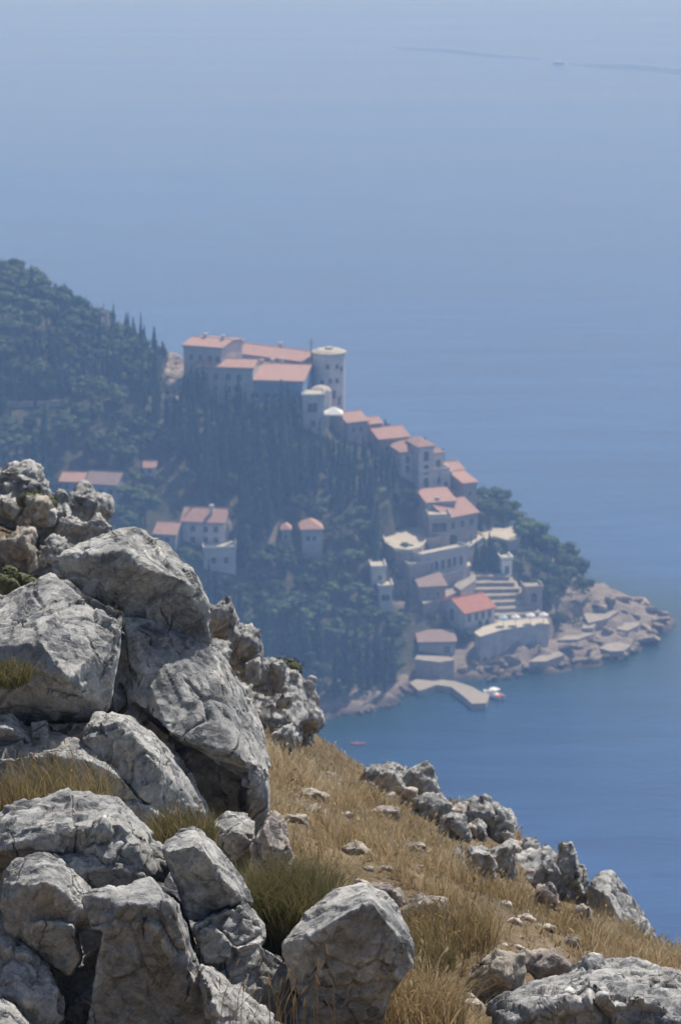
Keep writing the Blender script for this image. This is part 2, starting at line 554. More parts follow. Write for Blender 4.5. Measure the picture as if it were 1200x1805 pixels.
rl = ramp(n, [(0.35, (0.018, 0.070, 0.215)), (0.65, (0.032, 0.100, 0.28))]); l.new(lane.outputs[0], rl.inputs[0])
mp3 = n.new('ShaderNodeMapping'); mp3.inputs['Scale'].default_value = (0.012, 0.085, 1.0); mp3.inputs['Rotation'].default_value = (0, 0, R(5))
l.new(geo.outputs['Position'], mp3.inputs['Vector'])
str_ = noise_node(n, l, mp3.outputs[0], 1.0, 6, 0.65, 1.2)
rs3 = ramp(n, [(0.36, (0.72, 0.74, 0.78)), (0.62, (1.18, 1.16, 1.12))]); l.new(str_.outputs[0], rs3.inputs[0])
deep = mixc(n, l, 1.0, rl.outputs[0], rs3.outputs[0], 'MULTIPLY')
c = mixc(n, l, att.outputs['Fac'], deep, (0.010, 0.042, 0.058))  # teal shallows, darkened to paint in the headland's dark reflection
l.new(c, b.inputs['Base Color'])
rro = n.new('ShaderNodeMapRange'); rro.inputs[1].default_value = 0.3; rro.inputs[2].default_value = 0.7; rro.inputs[3].default_value = 0.13; rro.inputs[4].default_value = 0.22
l.new(lane.outputs[0], rro.inputs[0]); l.new(rro.outputs[0], b.inputs['Roughness'])
b.inputs['IOR'].default_value = 1.33
bp = n.new('ShaderNodeBump'); bp.inputs['Strength'].default_value = 0.8; bp.inputs['Distance'].default_value = 0.35
l.new(rip.outputs[0], bp.inputs['Height']); l.new(bp.outputs[0], b.inputs['Normal'])
M['sea'] = m
me = mesh_np('sea', np.stack([SX.ravel(), SY.ravel(), np.zeros(SX.size)], 1), sq, m, True)
a = me.attributes.new('shallow_reflection', 'FLOAT', 'POINT'); a.data.foreach_set('value', shal_refl.ravel().astype(np.float32))
tag(obj('sea', me), kind='structure', label='calm blue sea reaching to the horizon')

# ------------------------------------------------------------------ haze
m = bpy.data.materials.new('haze_air'); m.use_nodes = True
n = m.node_tree.nodes; l = m.node_tree.links
n.remove(n['Principled BSDF'])
pv = n.new('ShaderNodeVolumePrincipled')
pv.inputs['Color'].default_value = (0.345, 0.57, 1.0, 1)
pv.inputs['Absorption Color'].default_value = (1, 1, 1, 1)
pv.inputs['Density'].default_value = 0.00053
pv.inputs['Anisotropy'].default_value = 0.0
l.new(pv.outputs[0], n['Material Output'].inputs['Volume'])
hz = MB().box(-15000, 15000, -3500, 23000, -40, 232).build('haze', m)
tag(hz, kind='stuff', label='blue summer haze in the air over the sea')

# ------------------------------------------------------------------ buildings
CARVE = []
KEEP = []          # (l, r, top, bottom, Y): what the photograph shows of each building; nearer trees stay out of it
FOOT = []          # (x, y, radius)
_wm = {}
def window_meshes(w, h, arch, style='frame'):
    k = (round(w, 2), round(h, 2), arch)
    if k in _wm:
        return _wm[k]
    t = 0.12
    fb = MB(); fb.box(-w / 2 - t, -w / 2, -0.10, 0.05, -t, h); fb.box(w / 2, w / 2 + t, -0.10, 0.05, -t, h)
    fb.box(-w / 2, w / 2, -0.12, 0.05, -t, 0)
    if not arch:
        fb.box(-w / 2 - t, w / 2 + t, -0.10, 0.05, h, h + t)
    pb = MB()
    pb.box(-w / 2, w / 2, -0.03, 0.04, 0, h)
    if arch:
        poly = [(-w / 2, h)] + [(-w / 2 * math.cos(a), h + w / 2 * math.sin(a)) for a in np.linspace(0, math.pi, 9)[1:-1]] + [(w / 2, h)]
        b0 = len(pb.v); q = len(poly)
        pb.v += [(x, -0.03, z) for x, z in poly] + [(x, 0.04, z) for x, z in poly]
        pb.f.append([b0 + k2 for k2 in reversed(range(q))])
        for k2 in range(q):
            j = (k2 + 1) % q
            pb.f.append([b0 + k2, b0 + j, b0 + q + j, b0 + q + k2])
    mb = MB()
    mb.box(-0.035, 0.035, -0.06, -0.031, 0, h)
    _wm[k] = (mesh_np('window', fb.v, fb.f, M['frame']), mesh_np('pane', pb.v, pb.f, M['dark_glass']), mesh_np('mullion', mb.v, mb.f, M['frame']))
    return _wm[k]
def add_window(root, x, y, z, rz, w, h, arch=False):
    f, p, mu = window_meshes(w, h, arch)
    o = obj('window', f, root, (x, y, z), rz)
    obj('pane', p, o)
    if w > 0.8:
        obj('mullion', mu, o)
    return o
def roof_slabs(mb, w, d, h, rh, kind, o=0.45, t=0.22):
    """sloping slabs over a box w x d (y 0..d) with eaves at h"""
    X0, X1, Y0, Y1 = -w / 2 - o, w / 2 + o, -o, d + o
    if kind == 'gx':
        ym = d / 2; e = h - o * rh / (d / 2)
        prof = [(Y0, e), (ym, h + rh), (Y1, e), (Y1, e + t), (ym, h + rh + t), (Y0, e + t)]
        b = len(mb.v)
        mb.v += [(X0, y, z) for y, z in prof] + [(X1, y, z) for y, z in prof]
        for q in ((0, 1, 7, 6), (1, 2, 8, 7), (2, 3, 9, 8), (3, 4, 10, 9), (4, 5, 11, 10), (5, 0, 6, 11), (0, 5, 4, 1), (1, 4, 3, 2), (6, 7, 10, 11), (7, 8, 9, 10)):
            mb.f.append([b + k for k in q])
    elif kind == 'gy':
        e = h - o * rh / (w / 2)
        prof = [(X0, e), (0, h + rh), (X1, e), (X1, e + t), (0, h + rh + t), (X0, e + t)]
        b = len(mb.v)
        mb.v += [(x, Y0, z) for x, z in prof] + [(x, Y1, z) for x, z in prof]
        for q in ((6, 7, 1, 0), (7, 8, 2, 1), (8, 9, 3, 2), (9, 10, 4, 3), (10, 11, 5, 4), (11, 6, 0, 5), (1, 4, 5, 0), (2, 3, 4, 1), (11, 10, 7, 6), (10, 9, 8, 7)):
            mb.f.append([b + k for k in q])
    elif kind == 'hip':
        k = min(d, w) / 2 * 0.95
        b = len(mb.v)
        mb.v += [(X0, Y0, h), (X1, Y0, h), (X1, Y1, h), (X0, Y1, h), (X0, Y0, h + t), (X1, Y0, h + t), (X1, Y1, h + t), (X0, Y1, h + t)]
        if w >= d:
            mb.v += [(-w / 2 + k, d / 2, h + rh + t), (w / 2 - k, d / 2, h + rh + t)]
            fs = [(4, 5, 9, 8), (5, 6, 9), (6, 7, 8, 9), (7, 4, 8)]
        else:
            mb.v += [(0, k, h + rh + t), (0, d - k, h + rh + t)]
            fs = [(4, 5, 8), (5, 6, 9, 8), (6, 7, 9), (7, 4, 8, 9)]
        for q in [(0, 3, 2, 1), (0, 1, 5, 4), (1, 2, 6, 5), (2, 3, 7, 6), (3, 0, 4, 7)] + fs:
            mb.f.append([b + j for j in q])
    elif kind == 'shed':
        e = h - o * rh / d
        prof = [(Y0, e), (Y1, h + rh), (Y1, h + rh + t), (Y0, e + t)]
        b = len(mb.v)
        mb.v += [(X0, y, z) for y, z in prof] + [(X1, y, z) for y, z in prof]
        for q in ((0, 1, 5, 4), (1, 2, 6, 5), (2, 3, 7, 6), (3, 0, 4, 7), (0, 3, 2, 1), (4, 5, 6, 7)):
            mb.f.append([b + k for k in q])
def block(name, label, L, Rr, ye, yb, depth, yaw=0, roof='gx', rh=1.8, wall='render_white', roofm='tile', wins=(), group=None, chimneys=(), top=None, below=5.0):
    """a building: front wall between photo columns L..Rr, eave row ye, foot row yb"""
    cx = (L + Rr) / 2
    G = ground(cx, yb)
    s = scale_at(G)
    dp = math.atan2(CAM_H - G[2], G[1])
    w = (Rr - L) / s / max(0.5, math.cos(R(yaw)))
    h = (yb - ye) / (s * math.cos(dp))
    root = empty(name, tuple(G), R(yaw))
    tag(root, label, 'building', group)
    mb = MB()
    if roof in ('gx', 'gy'):
        if roof == 'gx':
            prof = [(0, -below), (depth, -below), (depth, h - 0.02), (depth / 2, h + rh - 0.03), (0, h - 0.02)]
            b0 = 0
            mb.v = [(-w / 2, y, z) for y, z in prof] + [(w / 2, y, z) for y, z in prof]
            mb.f = [[0, 4, 3, 2, 1], [5, 6, 7, 8, 9]] + [[k, (k + 1) % 5, 5 + (k + 1) % 5, 5 + k] for k in range(5)]
        else:
            prof = [(-w / 2, -below), (w / 2, -below), (w / 2, h - 0.02), (0, h + rh - 0.03), (-w / 2, h - 0.02)]
            mb.v = [(x, 0, z) for x, z in prof] + [(x, depth, z) for x, z in prof]
            mb.f = [[0, 1, 2, 3, 4], [9, 8, 7, 6, 5]] + [[(k + 1) % 5, k, 5 + k, 5 + (k + 1) % 5] for k in range(5)]
    elif roof == 'shed':
        prof = [(0, -below), (depth, -below), (depth, h + rh - 0.03), (0, h - 0.03)]
        mb.v = [(-w / 2, y, z) for y, z in prof] + [(w / 2, y, z) for y, z in prof]
        mb.f = [[0, 3, 2, 1], [4, 5, 6, 7]] + [[k, (k + 1) % 4, 4 + (k + 1) % 4, 4 + k] for k in range(4)]
    else:
        mb.box(-w / 2, w / 2, 0, depth, -below, h - (0.03 if roof == 'hip' else 0.0))
    me = mesh_np('wall', mb.v, mb.f, M[wall])
    bm = bmesh.new(); bm.from_mesh(me); bmesh.ops.recalc_face_normals(bm, faces=bm.faces); bm.to_mesh(me); bm.free()
    obj('wall', me, root)
    rb = MB()
    if roof == 'flat':
        t = 0.25
        rb.box(-w / 2 - t, w / 2 + t, -t, depth + t, h + 0.003, h + 0.35)
        ro = rb.build('roof', M[roofm], root)
        pb = MB()
        pb.box(-w / 2 - t, w / 2 + t, -t, -t + 0.25, h + 0.353, h + 1.0); pb.box(-w / 2 - t, -w / 2 - t + 0.25, -t + 0.25, depth + t, h + 0.353, h + 1.0)
        pb.box(w / 2 + t - 0.25, w / 2 + t, -t + 0.25, depth + t, h + 0.353, h + 1.0)
        pb.build('parapet', M[wall], ro)
    else:
        roof_slabs(rb, w, depth, h, rh, roof)
        me = mesh_np('roof', rb.v, rb.f, M[roofm])
        bm = bmesh.new(); bm.from_mesh(me); bmesh.ops.recalc_face_normals(bm, faces=bm.faces); bm.to_mesh(me); bm.free()
        ro = obj('roof', me, root)
        if roof == 'gx':
            rc = MB(); rc.bar((-w / 2 - 0.4, depth / 2, h + rh + 0.25), (w / 2 + 0.4, depth / 2, h + rh + 0.25), 0.14, n=6)
            rc.build('ridge_tiles', M[roofm], ro)
        eg = MB(); eg.box(-w / 2 - 0.3, w / 2 + 0.3, -0.53, -0.4, h - 0.55 if roof != 'hip' else h - 0.14, h - 0.38 if roof != 'hip' else h - 0.004)
        eg.build('gutter', M['metal'], ro)
    for (u, v) in chimneys:
        cb = MB(); x = (u - 0.5) * w; y = v * depth
        cb.box(x - 0.4, x + 0.4, y - 0.4, y + 0.4, h - 0.2, h + rh + 1.1); cb.box(x - 0.52, x + 0.52, y - 0.52, y + 0.52, h + rh + 1.103, h + rh + 1.3)
        cb.build('chimney', M['render_white'], ro)
    for wd in wins:
        face, u, v, ww, wh = wd[:5]
        arch = len(wd) > 5
        z = v * h
        if face == 'f':
            add_window(root, (u - 0.5) * w, 0, z, 0, ww, wh, arch)
        elif face == 'l':
            add_window(root, -w / 2, (1 - u) * depth, z, -R(90), ww, wh, arch)
        else:
            add_window(root, w / 2, u * depth, z, R(90), ww, wh, arch)
    if name == 'hotel_wing':
        yb = ye + 0.55 * (yb - ye)
    KEEP.append((min(L, cx - 0.5 * w * s) - 2, max(Rr, cx + 0.5 * w * s) + 2, (top if top else ye - rh * s - 3), yb - 0.25 * (yb - ye), G[1]))
    a = R(yaw)
    for fy in np.arange(0.0, depth + 2, 3.0):
        for fx in np.arange(-w / 2, w / 2 + 1, 3.0):
            FOOT.append((G[0] + fx * math.cos(a) - fy * math.sin(a), G[1] + fx * math.sin(a) + fy * math.cos(a), 2.6))
    return root
def row(face, us, vs, w, h, *a):
    return [(face, u, v, w, h, *a) for u in us for v in vs]

# upper hotel on the crest
block('hotel_wing', 'grey stone hotel wing with low tiled roof at the left end of the crest', 324, 392, 612, 692, 13, -22, 'gx', 0.9, 'render_grey', 'tile',
      row('f', (0.2, 0.45, 0.7, 0.9), (0.35, 0.68), 1.1, 1.6), chimneys=((0.3, 0.5), (0.8, 0.45)))
block('hotel_wing', 'long hotel wing whose orange roof slants down towards the round tower', 384, 532, 628, 700, 13, -34, 'gx', 1.3, 'render_stone', 'tile',
      row('f', (0.1, 0.25, 0.4, 0.55, 0.7, 0.85), (0.72,), 1.0, 1.4), chimneys=((0.15, 0.4), (0.55, 0.6)))
block('hotel_wing', 'low hotel wing with pinkish roof and shaded windows above the cypress tops', 350, 446, 648, 708, 11, -8, 'gx', 1.0, 'render_grey', 'tile',
      row('f', (0.12, 0.32, 0.55, 0.75), (0.62, 0.25), 1.3, 1.8))
block('hotel_wing', 'broad hotel block with pink roofs over a deep blue shaded wall', 436, 534, 672, 728, 25, -8, 'gx', 1.7, 'render_shade', 'tile',
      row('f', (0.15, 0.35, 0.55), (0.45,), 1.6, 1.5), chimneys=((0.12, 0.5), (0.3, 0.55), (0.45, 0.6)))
block('hotel_wing', 'narrow blue shaded hotel link with tiled roof left of the round tower', 508, 556, 640, 712, 10, -4, 'gx', 1.5, 'render_shade', 'tile',
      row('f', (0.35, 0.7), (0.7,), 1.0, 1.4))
block('hotel_annex', 'pale cubic annex with one big square window at the foot of the round tower', 534, 571, 702, 762, 8, 2, 'flat', 0.5, 'render_white', 'paving',
      [('f', 0.45, 0.58, 2.4, 2.3), ('f', 0.5, 0.15, 1.0, 1.6), ('r', 0.5, 0.6, 1.2, 1.6)], top=668)
# the round tower
def tower():
    G = ground(580, 742); s = scale_at(G)
    r = 4.1; h = (742 - 620) / s / 0.975
    root = empty('round_tower', tuple(G))
    tag(root, 'tall round grey tower with a cream flat top and thin antenna mast', 'tower')
    n = 40
    mb = MB(); mb.cone(r * 1.02, r, -6, h, n); o = mb.build('wall', M['render_white'], root)
    cb = MB(); cb.cone(r + 0.35, r + 0.35, h + 0.003, h + 0.7, n); cb.cone(r + 0.1, r * 0.75, h + 0.703, h + 1.25, n); ca = cb.build('cornice', M['paving'], root)
    MB().cone(1.1, 1.0, h + 1.252, h + 1.8, 12).build('hatch', M['paving'], ca)
    for a, z, w, hh in ((-60, 0.82, 0.9, 1.3), (-95, 0.82, 0.9, 1.3), (-60, 0.62, 0.9, 1.3), (-72, 0.4, 0.9, 2.2), (-115, 0.6, 0.9, 1.3), (-40, 0.78, 0.9, 1.3), (-50, 0.3, 0.9, 2.4), (-85, 0.62, 0.9, 1.3)):
        ar = R(a)
        add_window(root, math.cos(ar) * r * 1.005, math.sin(ar) * r * 1.005, z * h, ar + R(90), w, hh)
    p = Vector((-4.6, 0.4, h - 2))
    ab = MB(); ab.bar(p, p + Vector((0, 0, 6.0)), 0.28, 0.16); ab.bar(p + Vector((-0.9, 0, 4.4)), p + Vector((0.9, 0, 4.4)), 0.08); ab.bar(p + Vector((-0.6, 0, 5.4)), p + Vector((0.6, 0, 5.4)), 0.08)
    ab.bar(p, p + Vector((0.9, 0, 0)), 0.15)
    ab.build('antenna', M['metal'], root)
    KEEP.append((548, 608, 588, 735, G[1])); FOOT.append((G[0], G[1], 6))
tower()
def dome_terrace():
    G = ground(561, 748); s = scale_at(G)
    z = (748 - 688) / s / 0.975
    root = empty('rooftop_pavilion', (G[0] + 0.6, G[1] + 3.0, G[2] - 1))
    tag(root, 'small cream domed pavilion beside the round tower above the annex', 'pavilion')
    MB().cone(2.7, 2.7, z - 9, z, 24).build('wall', M['render_white'], root)
    mb = MB()
    for k in range(5):
        a0 = k * 0.3; a1 = (k + 1) * 0.3
        mb.cone(2.8 * math.cos(a0), 2.8 * math.cos(a1), z + 0.003 + 1.6 * math.sin(a0), z + 1.6 * math.sin(a1), 24)
    mb.build('dome', M['paving'], root)
dome_terrace()
def canopy(name, label, px, py, width, mat_, base_py, cat='parasol', sides=4, group=None, on_z=None):
    G = ground(px, base_py) if on_z is None else onz(px, base_py, on_z)
    s = scale_at(G); r = width / 2 / s
    h = max(2.1, (base_py - py) / s / 0.96)
    root = empty(name, tuple(G)); tag(root, label, cat, group)
    mb = MB(); b0 = 0
    k = 12 if sides != 4 else 4
    ring = [(r * math.cos(2 * math.pi * (j + 0.5) / k) * (1.3 if k == 4 else 1), r * math.sin(2 * math.pi * (j + 0.5) / k) * (1.3 if k == 4 else 1)) for j in range(k)]
    mb.v = [(x, y, h) for x, y in ring] + [(x, y, h - 0.35) for x, y in ring] + [(0, 0, h + r * 0.62), (0, 0, h + r * 0.62 - 0.2)]
    for j in range(k):
        q = (j + 1) % k
        mb.f += [[j, q, 2 * k], [k + q, k + j, 2 * k + 1], [k + j, k + q, q, j]]
    mb.build('canopy', M[mat_], root)
    if k == 4:
        for x, y in ring:
            MB().bar((x * 0.9, y * 0.9, -1.5), (x * 0.9, y * 0.9, h - 0.1), 0.12).build('post', M['metal'], root)
    else:
        MB().bar((0, 0, -0.3), (0, 0, h + r * 0.4), 0.06).build('pole', M['metal'], root)
    KEEP.append((px - width / 2, px + width / 2, py - 8, base_py, G[1])); FOOT.append((G[0], G[1], 3))
    return root
canopy('garden_pavilion', 'bright white pyramid canopy standing at the foot of the round tower', 588, 729, 36, 'white_canvas', 772, 'pavilion')

# houses stepping down the crest to the right
W1 = row('f', (0.3, 0.7), (0.5,), 1.0, 1.5)
block('terrace_house', 'topmost pinkish house of the row right below the round tower', 612, 647, 744, 782, 9, 28, 'gx', 1.6, 'render_stone', 'tile', W1)
block('terrace_house', 'tiny roofed house peeping over the second roof of the stepped row', 652, 672, 747, 788, 6, 25, 'gx', 1.0, 'render_stone', 'tile', [('f', 0.5, 0.6, 0.9, 1.2)])
block('terrace_house', 'house with wide terracotta roof, second large one down the stepped row', 668, 720, 772, 812, 10, 24, 'gx', 1.8, 'render_stone', 'tile', row('f', (0.25, 0.5, 0.75), (0.45,), 0.9, 1.3))
block('terrace_house', 'house with the brightest orange roof patch above the arched windows', 706, 744, 797, 850, 9, 18, 'hip', 1.5, 'render_white', 'tile', row('f', (0.3, 0.72), (0.3, 0.62), 1.0, 1.6, 1))
block('terrace_house', 'tall narrow house with stacked arched windows and small hip roof', 737, 764, 789, 872, 8, 20, 'hip', 1.4, 'render_white', 'tile', row('f', (0.5,), (0.70, 0.42, 0.14), 1.3, 1.9, 1))
block('terrace_house', 'slim house with tall paired openings, right of the tall narrow one', 762, 781, 800, 872, 8, 22, 'hip', 1.2, 'render_white', 'tile', row('f', (0.5,), (0.66, 0.40, 0.12), 1.2, 1.9))
block('terrace_house', 'low white front with a row of round-topped windows below the slim houses', 738, 790, 832, 876, 5, 20, 'flat', 0.5, 'render_white', 'paving', row('f', (0.14, 0.42, 0.70, 0.9), (0.5,), 1.4, 1.2, 1))
block('terrace_house', 'pale house with two stacked dark openings and tiled roof near the sea side', 786, 816, 830, 884, 8, 24, 'gx', 1.3, 'render_white', 'tile', row('f', (0.65,), (0.6, 0.2), 1.5, 1.7) + [('f', 0.2, 0.6, 1.0, 1.3)])
block('terrace_house', 'low house with a narrow orange roof strip just above the large sloping roof', 785, 828, 869, 898, 7, 20, 'shed', 1.3, 'render_stone', 'tile', W1)
block('terrace_house', 'plain stone gable at the sea edge, last of the stepped row', 816, 839, 852, 912, 8, 24, 'shed', 1.2, 'render_stone', 'tile', [('f', 0.5, 0.62, 0.9, 1.3)])
block('terrace_villa', 'villa with a large pink roof falling towards the round plaza', 786, 842, 908, 944, 12, 38, 'gx', 2.6, 'render_stone', 'tile', row('f', (0.2, 0.5, 0.8), (0.4,), 1.4, 1.9), chimneys=((0.2, 0.5),))
block('loggia', 'flat roofed loggia with one wide dark opening above the round plaza', 756, 792, 914, 950, 7, 6, 'flat', 0.5, 'render_stone', 'paving', [('f', 0.5, 0.30, 3.8, 2.5)])

block('terrace_house', 'pink roofed low house tucked between the window row and the villa roof', 752, 802, 886, 916, 8, 16, 'shed', 1.4, 'render_white', 'tile', row('f', (0.25, 0.6), (0.4,), 1.0, 1.3))
block('terrace_house', 'narrow flat roofed house joining the slim houses to the pale house by the sea', 776, 794, 838, 884, 6, 22, 'flat', 0.4, 'render_white', 'paving', row('f', (0.5,), (0.55, 0.2), 1.0, 1.4))
block('bath_hut', 'tiny white hut above the top of the sun terraces', 884, 902, 988, 1012, 4, 12, 'flat', 0.4, 'white_canvas', 'paving', [('f', 0.5, 0.1, 0.9, 1.7)])
# ---- terraces: level slabs traced on their own height
def slab(name, label, poly, front, wall_px, m='paving', cat='terrace', drop=7.0, group=None, zabs=None, side='render_stone', rail=False):
    """poly: photo outline of the top; front: foot point of its front wall; wall_px: height of that wall in photo pixels"""
    if zabs is None:
        G = ground(*front); s = scale_at(G)
        z = G[2] + wall_px / s / 0.96
        my = np.mean([p[1] for p in poly])
        zm = max([z] + [ground(px, py)[2] + 0.4 for px, py in poly if py >= my])
        z = z + 0.3 * (zm - z)
    else:
        z = zabs
    P = [onz(px, py, z) for px, py in poly]
    c = np.mean(P, 0)
    root = empty(name, (c[0], c[1], z - drop)); tag(root, label, cat, group)
    pts = [(p[0] - c[0], p[1] - c[1]) for p in P]
    A = sum(pts[k][0] * pts[(k + 1) % len(pts)][1] - pts[(k + 1) % len(pts)][0] * pts[k][1] for k in range(len(pts)))
    if A < 0:
        pts = pts[::-1]
    MB().prism(pts, 0, drop - 0.3).build('retaining_wall', M[side], root)
    big = [(x * 1.015, y * 1.015) for x, y in pts]
    MB().prism(big, drop - 0.297, drop).build('paving', M[m], root)
    if rail:
        mb = MB()
        for k in range(len(big)):
            p = big[k]; q = big[(k + 1) % len(big)]
            mb.bar((p[0] * .98, p[1] * .98, drop + 0.35), (q[0] * .98, q[1] * .98, drop + 0.2), 0.25, n=8)
        mb.build('parapet', M['paving'], root)
    CARVE.append((c[0], c[1], [(p[0], p[1]) for p in P], z))
    for x, y in pts:
        FOOT.append((c[0] + x, c[1] + y, 2.0))
    FOOT.append((c[0], c[1], 0.35 * max(math.hypot(x, y) for x, y in pts) + 2))
    xs = [p[0] for p in poly]; ys = [p[1] for p in poly]
    KEEP.append((min(xs), max(xs), min(ys), max(ys) + wall_px * 0.7, min(p[1] for p in P)))
    return z
slab('round_plaza', 'cream round plaza curving out at the left end of the terraces',
     [(675, 948), (680, 937), (697, 930), (722, 925), (760, 922), (782, 928), (775, 948), (750, 953), (742, 966), (722, 972), (697, 970), (680, 960)], (700, 992), 14, rail=True)
slab('upper_terrace', 'long cream terrace on top of the arcade with a curved left end',
     [(704, 986), (712, 972), (735, 962), (770, 958), (805, 956), (840, 938), (853, 946), (826, 966), (790, 980), (755, 991), (722, 997)], (745, 1024), 24, rail=True)
block('arcade', 'grey arcade of dark arches under the long cream terrace', 742, 824, 976, 1010, 3.5, 38, 'flat', 0.4, 'render_grey', 'paving',
      row('f', (0.08, 0.2, 0.32, 0.46, 0.6, 0.72, 0.86), (0.2,), 1.2, 1.7, 1))
slab('sunlit_terrace', 'bright cream terrace with low wall right of the dark tree clump above',
     [(838, 938), (850, 928), (878, 925), (905, 926), (916, 950), (896, 955), (868, 948), (846, 956)], (880, 972), 9, rail=True)
slab('arcade_ledge', 'narrow pale ledge running along the foot of the arcade', [(744, 1014), (790, 1002), (826, 990), (829, 996), (792, 1009), (750, 1021)], (790, 1022), 8)
slab('garden_wall', 'sloping pale garden wall under the dark tree clump', [(800, 1032), (826, 1003), (836, 1003), (838, 1022), (812, 1040)], (815, 1052), 10, 'concrete', 'wall')
slab('garden_terrace', 'brown walled garden terrace left of the red roofed house', [(738, 1052), (770, 1040), (800, 1032), (812, 1041), (775, 1056), (746, 1064)], (775, 1078), 16, 'concrete', 'terrace')
# stepped sunbathing terraces
zprev = None
Gs = ground(905, 1108)
for k in range(8):
    z = Gs[2] + 1.2 + k * 0.9
    fl = 834 - k * 2; fr = 960 - k * 9
    yl = 1097 - k * 11.5; yr = 1090 - k * 10.5
    slab('sun_terrace', ['lowest broad step', 'second step', 'third step', 'fourth step', 'fifth step', 'sixth step', 'seventh step', 'topmost narrow step'][k] + ' of the stacked pale sunbathing terraces above the pool deck',
         [(fl, yl), (0.5 * (fl + fr), yl - 1), (fr, yr), (fr - 6, yr - 14), (0.5 * (fl + fr), yl - 16), (fl + 3, yl - 14)], None, 10, 'concrete', 'terrace', 4.0, 'stacked sunbathing terraces', zabs=z)
block('stone_lookout', 'small stone lookout with one dark arch at the right end of the sun terraces', 925, 955, 1040, 1072, 5, 8, 'flat', 0.3, 'render_stone', 'concrete', [('f', 0.5, 0.3, 1.6, 1.6, 1)])
slab('pool_deck', 'cream deck with parasols on a tall shaded sea wall below the sun terraces',
     [(836, 1114), (852, 1104), (880, 1096), (920, 1092), (962, 1090), (967, 1099), (925, 1104), (885, 1110), (846, 1122)], (905, 1150), 38, drop=9, side='render_grey')
block('boathouse', 'house with bright red roof and arched windows beside the sun terraces', 818, 872, 1078, 1114, 10, 36, 'gx', 2.3, 'render_white', 'tile_red',
      row('f', (0.14, 0.38, 0.6, 0.82), (0.52,), 1.0, 1.6, 1) + row('f', (0.5, 0.75), (0.05,), 1.1, 1.8, 1) + [('l', 0.5, 0.4, 1.8, 2.2, 1)])
block('stone_shed', 'brown stone outbuilding with faded roof left of the red roofed house', 740, 785, 1034, 1064, 7, 12, 'shed', 1.3, 'render_stone', 'tile_old', row('f', (0.3, 0.7), (0.4,), 0.9, 1.2))
block('waterside_store', 'low grey flat roofed store with a dark doorway above the pier', 738, 802, 1133, 1154, 6, 4, 'shed', 1.0, 'render_grey', 'tile_old', [('f', 0.78, 0.05, 1.3, 1.7)])
slab('store_ledge', 'thin pale ledge in front of the low grey store', [(731, 1162), (735, 1155), (790, 1157), (800, 1163), (775, 1167)], (765, 1196), 30, 'concrete', 'terrace', 7, side='render_stone')
slab('pier', 'pale bent concrete pier reaching out to the moored boat',
     [(722, 1203), (735, 1197), (770, 1197), (802, 1201), (830, 1210), (848, 1220), (862, 1223), (856, 1239), (831, 1240), (815, 1226), (795, 1211), (770, 1207), (748, 1215), (738, 1217)], None, 4, 'concrete', 'pier', 3.5, zabs=1.5, side='concrete')
for lab, poly, z in (('largest pale bathing platform high on the rocky point', [(1028, 1082), (1042, 1077), (1090, 1076), (1070, 1090), (1036, 1098)], 5.0),
                  ('tapering pale bathing platform left of the rocky point', [(982, 1128), (1000, 1118), (1035, 1112), (1048, 1116), (1018, 1127)], 3.4),
                  ('pale bathing platform low over the dark undercut ledge', [(1056, 1142), (1070, 1134), (1092, 1132), (1112, 1137), (1098, 1147), (1076, 1148)], 2.2),
                  ('long thin bathing platform below the pool deck wall', [(932, 1166), (948, 1156), (985, 1148), (994, 1154), (960, 1166)], 2.6),
                  ('small pale platform between the two larger ones on the point', [(1024, 1107), (1030, 1100), (1050, 1099), (1044, 1107)], 4.4),
                  ('narrow curved platform in the middle of the rocky point', [(1086, 1108), (1100, 1098), (1128, 1096), (1124, 1103), (1104, 1112)], 3.2)):
    slab('bathing_platform', lab, poly, None, 3, 'concrete', 'platform', 3.0, 'bathing platforms on the rocks', zabs=z, side='render_stone')
for k, (px, py, mt, lab) in enumerate(((886, 1099, 'blue_canvas', 'sky blue parasol on the left of the pool deck'), (908, 1098, 'white_canvas', 'white parasol in the middle of the pool deck'),
                            (934, 1095, 'white_canvas', 'white parasol on the right of the pool deck'), (957, 1094, 'white_canvas', 'white parasol at the right corner of the pool deck'))):
    G = ground(905, 1150); zz = G[2] + 38 / scale_at(G) / 0.96
    canopy('parasol', lab, px, py - 8, 17, mt, py + 4, 'parasol', 8, 'parasols on the pool deck', on_z=zz)

# houses in the wooded slope on the left
block('villa', 'villa with long faded brown roof at the upper left of the wooded slope', 152, 206, 854, 886, 9, -14, 'gx', 1.9, 'render_grey', 'tile_old', row('f', (0.2, 0.5, 0.8), (0.45,), 1.2, 1.4))
block('villa', 'small bright orange roofed house left of the faded brown roof', 108, 146, 850, 876, 8, -8, 'gx', 1.3, 'render_grey', 'tile', W1)
block('villa', 'white gabled villa with two dormer windows in the orange roof', 322, 396, 920, 964, 8, -10, 'gx', 2.3, 'render_white', 'tile',
      row('f', (0.25, 0.55, 0.8), (0.15, 0.58), 1.1, 1.5), chimneys=((0.65, 0.3),))
block('villa', 'lower white annex with cream roof terrace in front of the gabled villa', 360, 416, 972, 1010, 8, 4, 'flat', 0.5, 'render_white', 'paving', row('f', (0.3, 0.7), (0.4,), 1.1, 1.5))
block('villa', 'small red roofed house left of the white gabled villa', 273, 310, 942, 970, 8, -12, 'gx', 1.8, 'render_grey', 'tile', [('f', 0.6, 0.45, 1.1, 1.3)])
block('villa', 'slender house with orange hip roof alone among the cypresses', 533, 568, 935, 985, 7, 6, 'hip', 1.6, 'render_grey', 'tile', row('f', (0.3, 0.6), (0.6,), 0.9, 1.3))
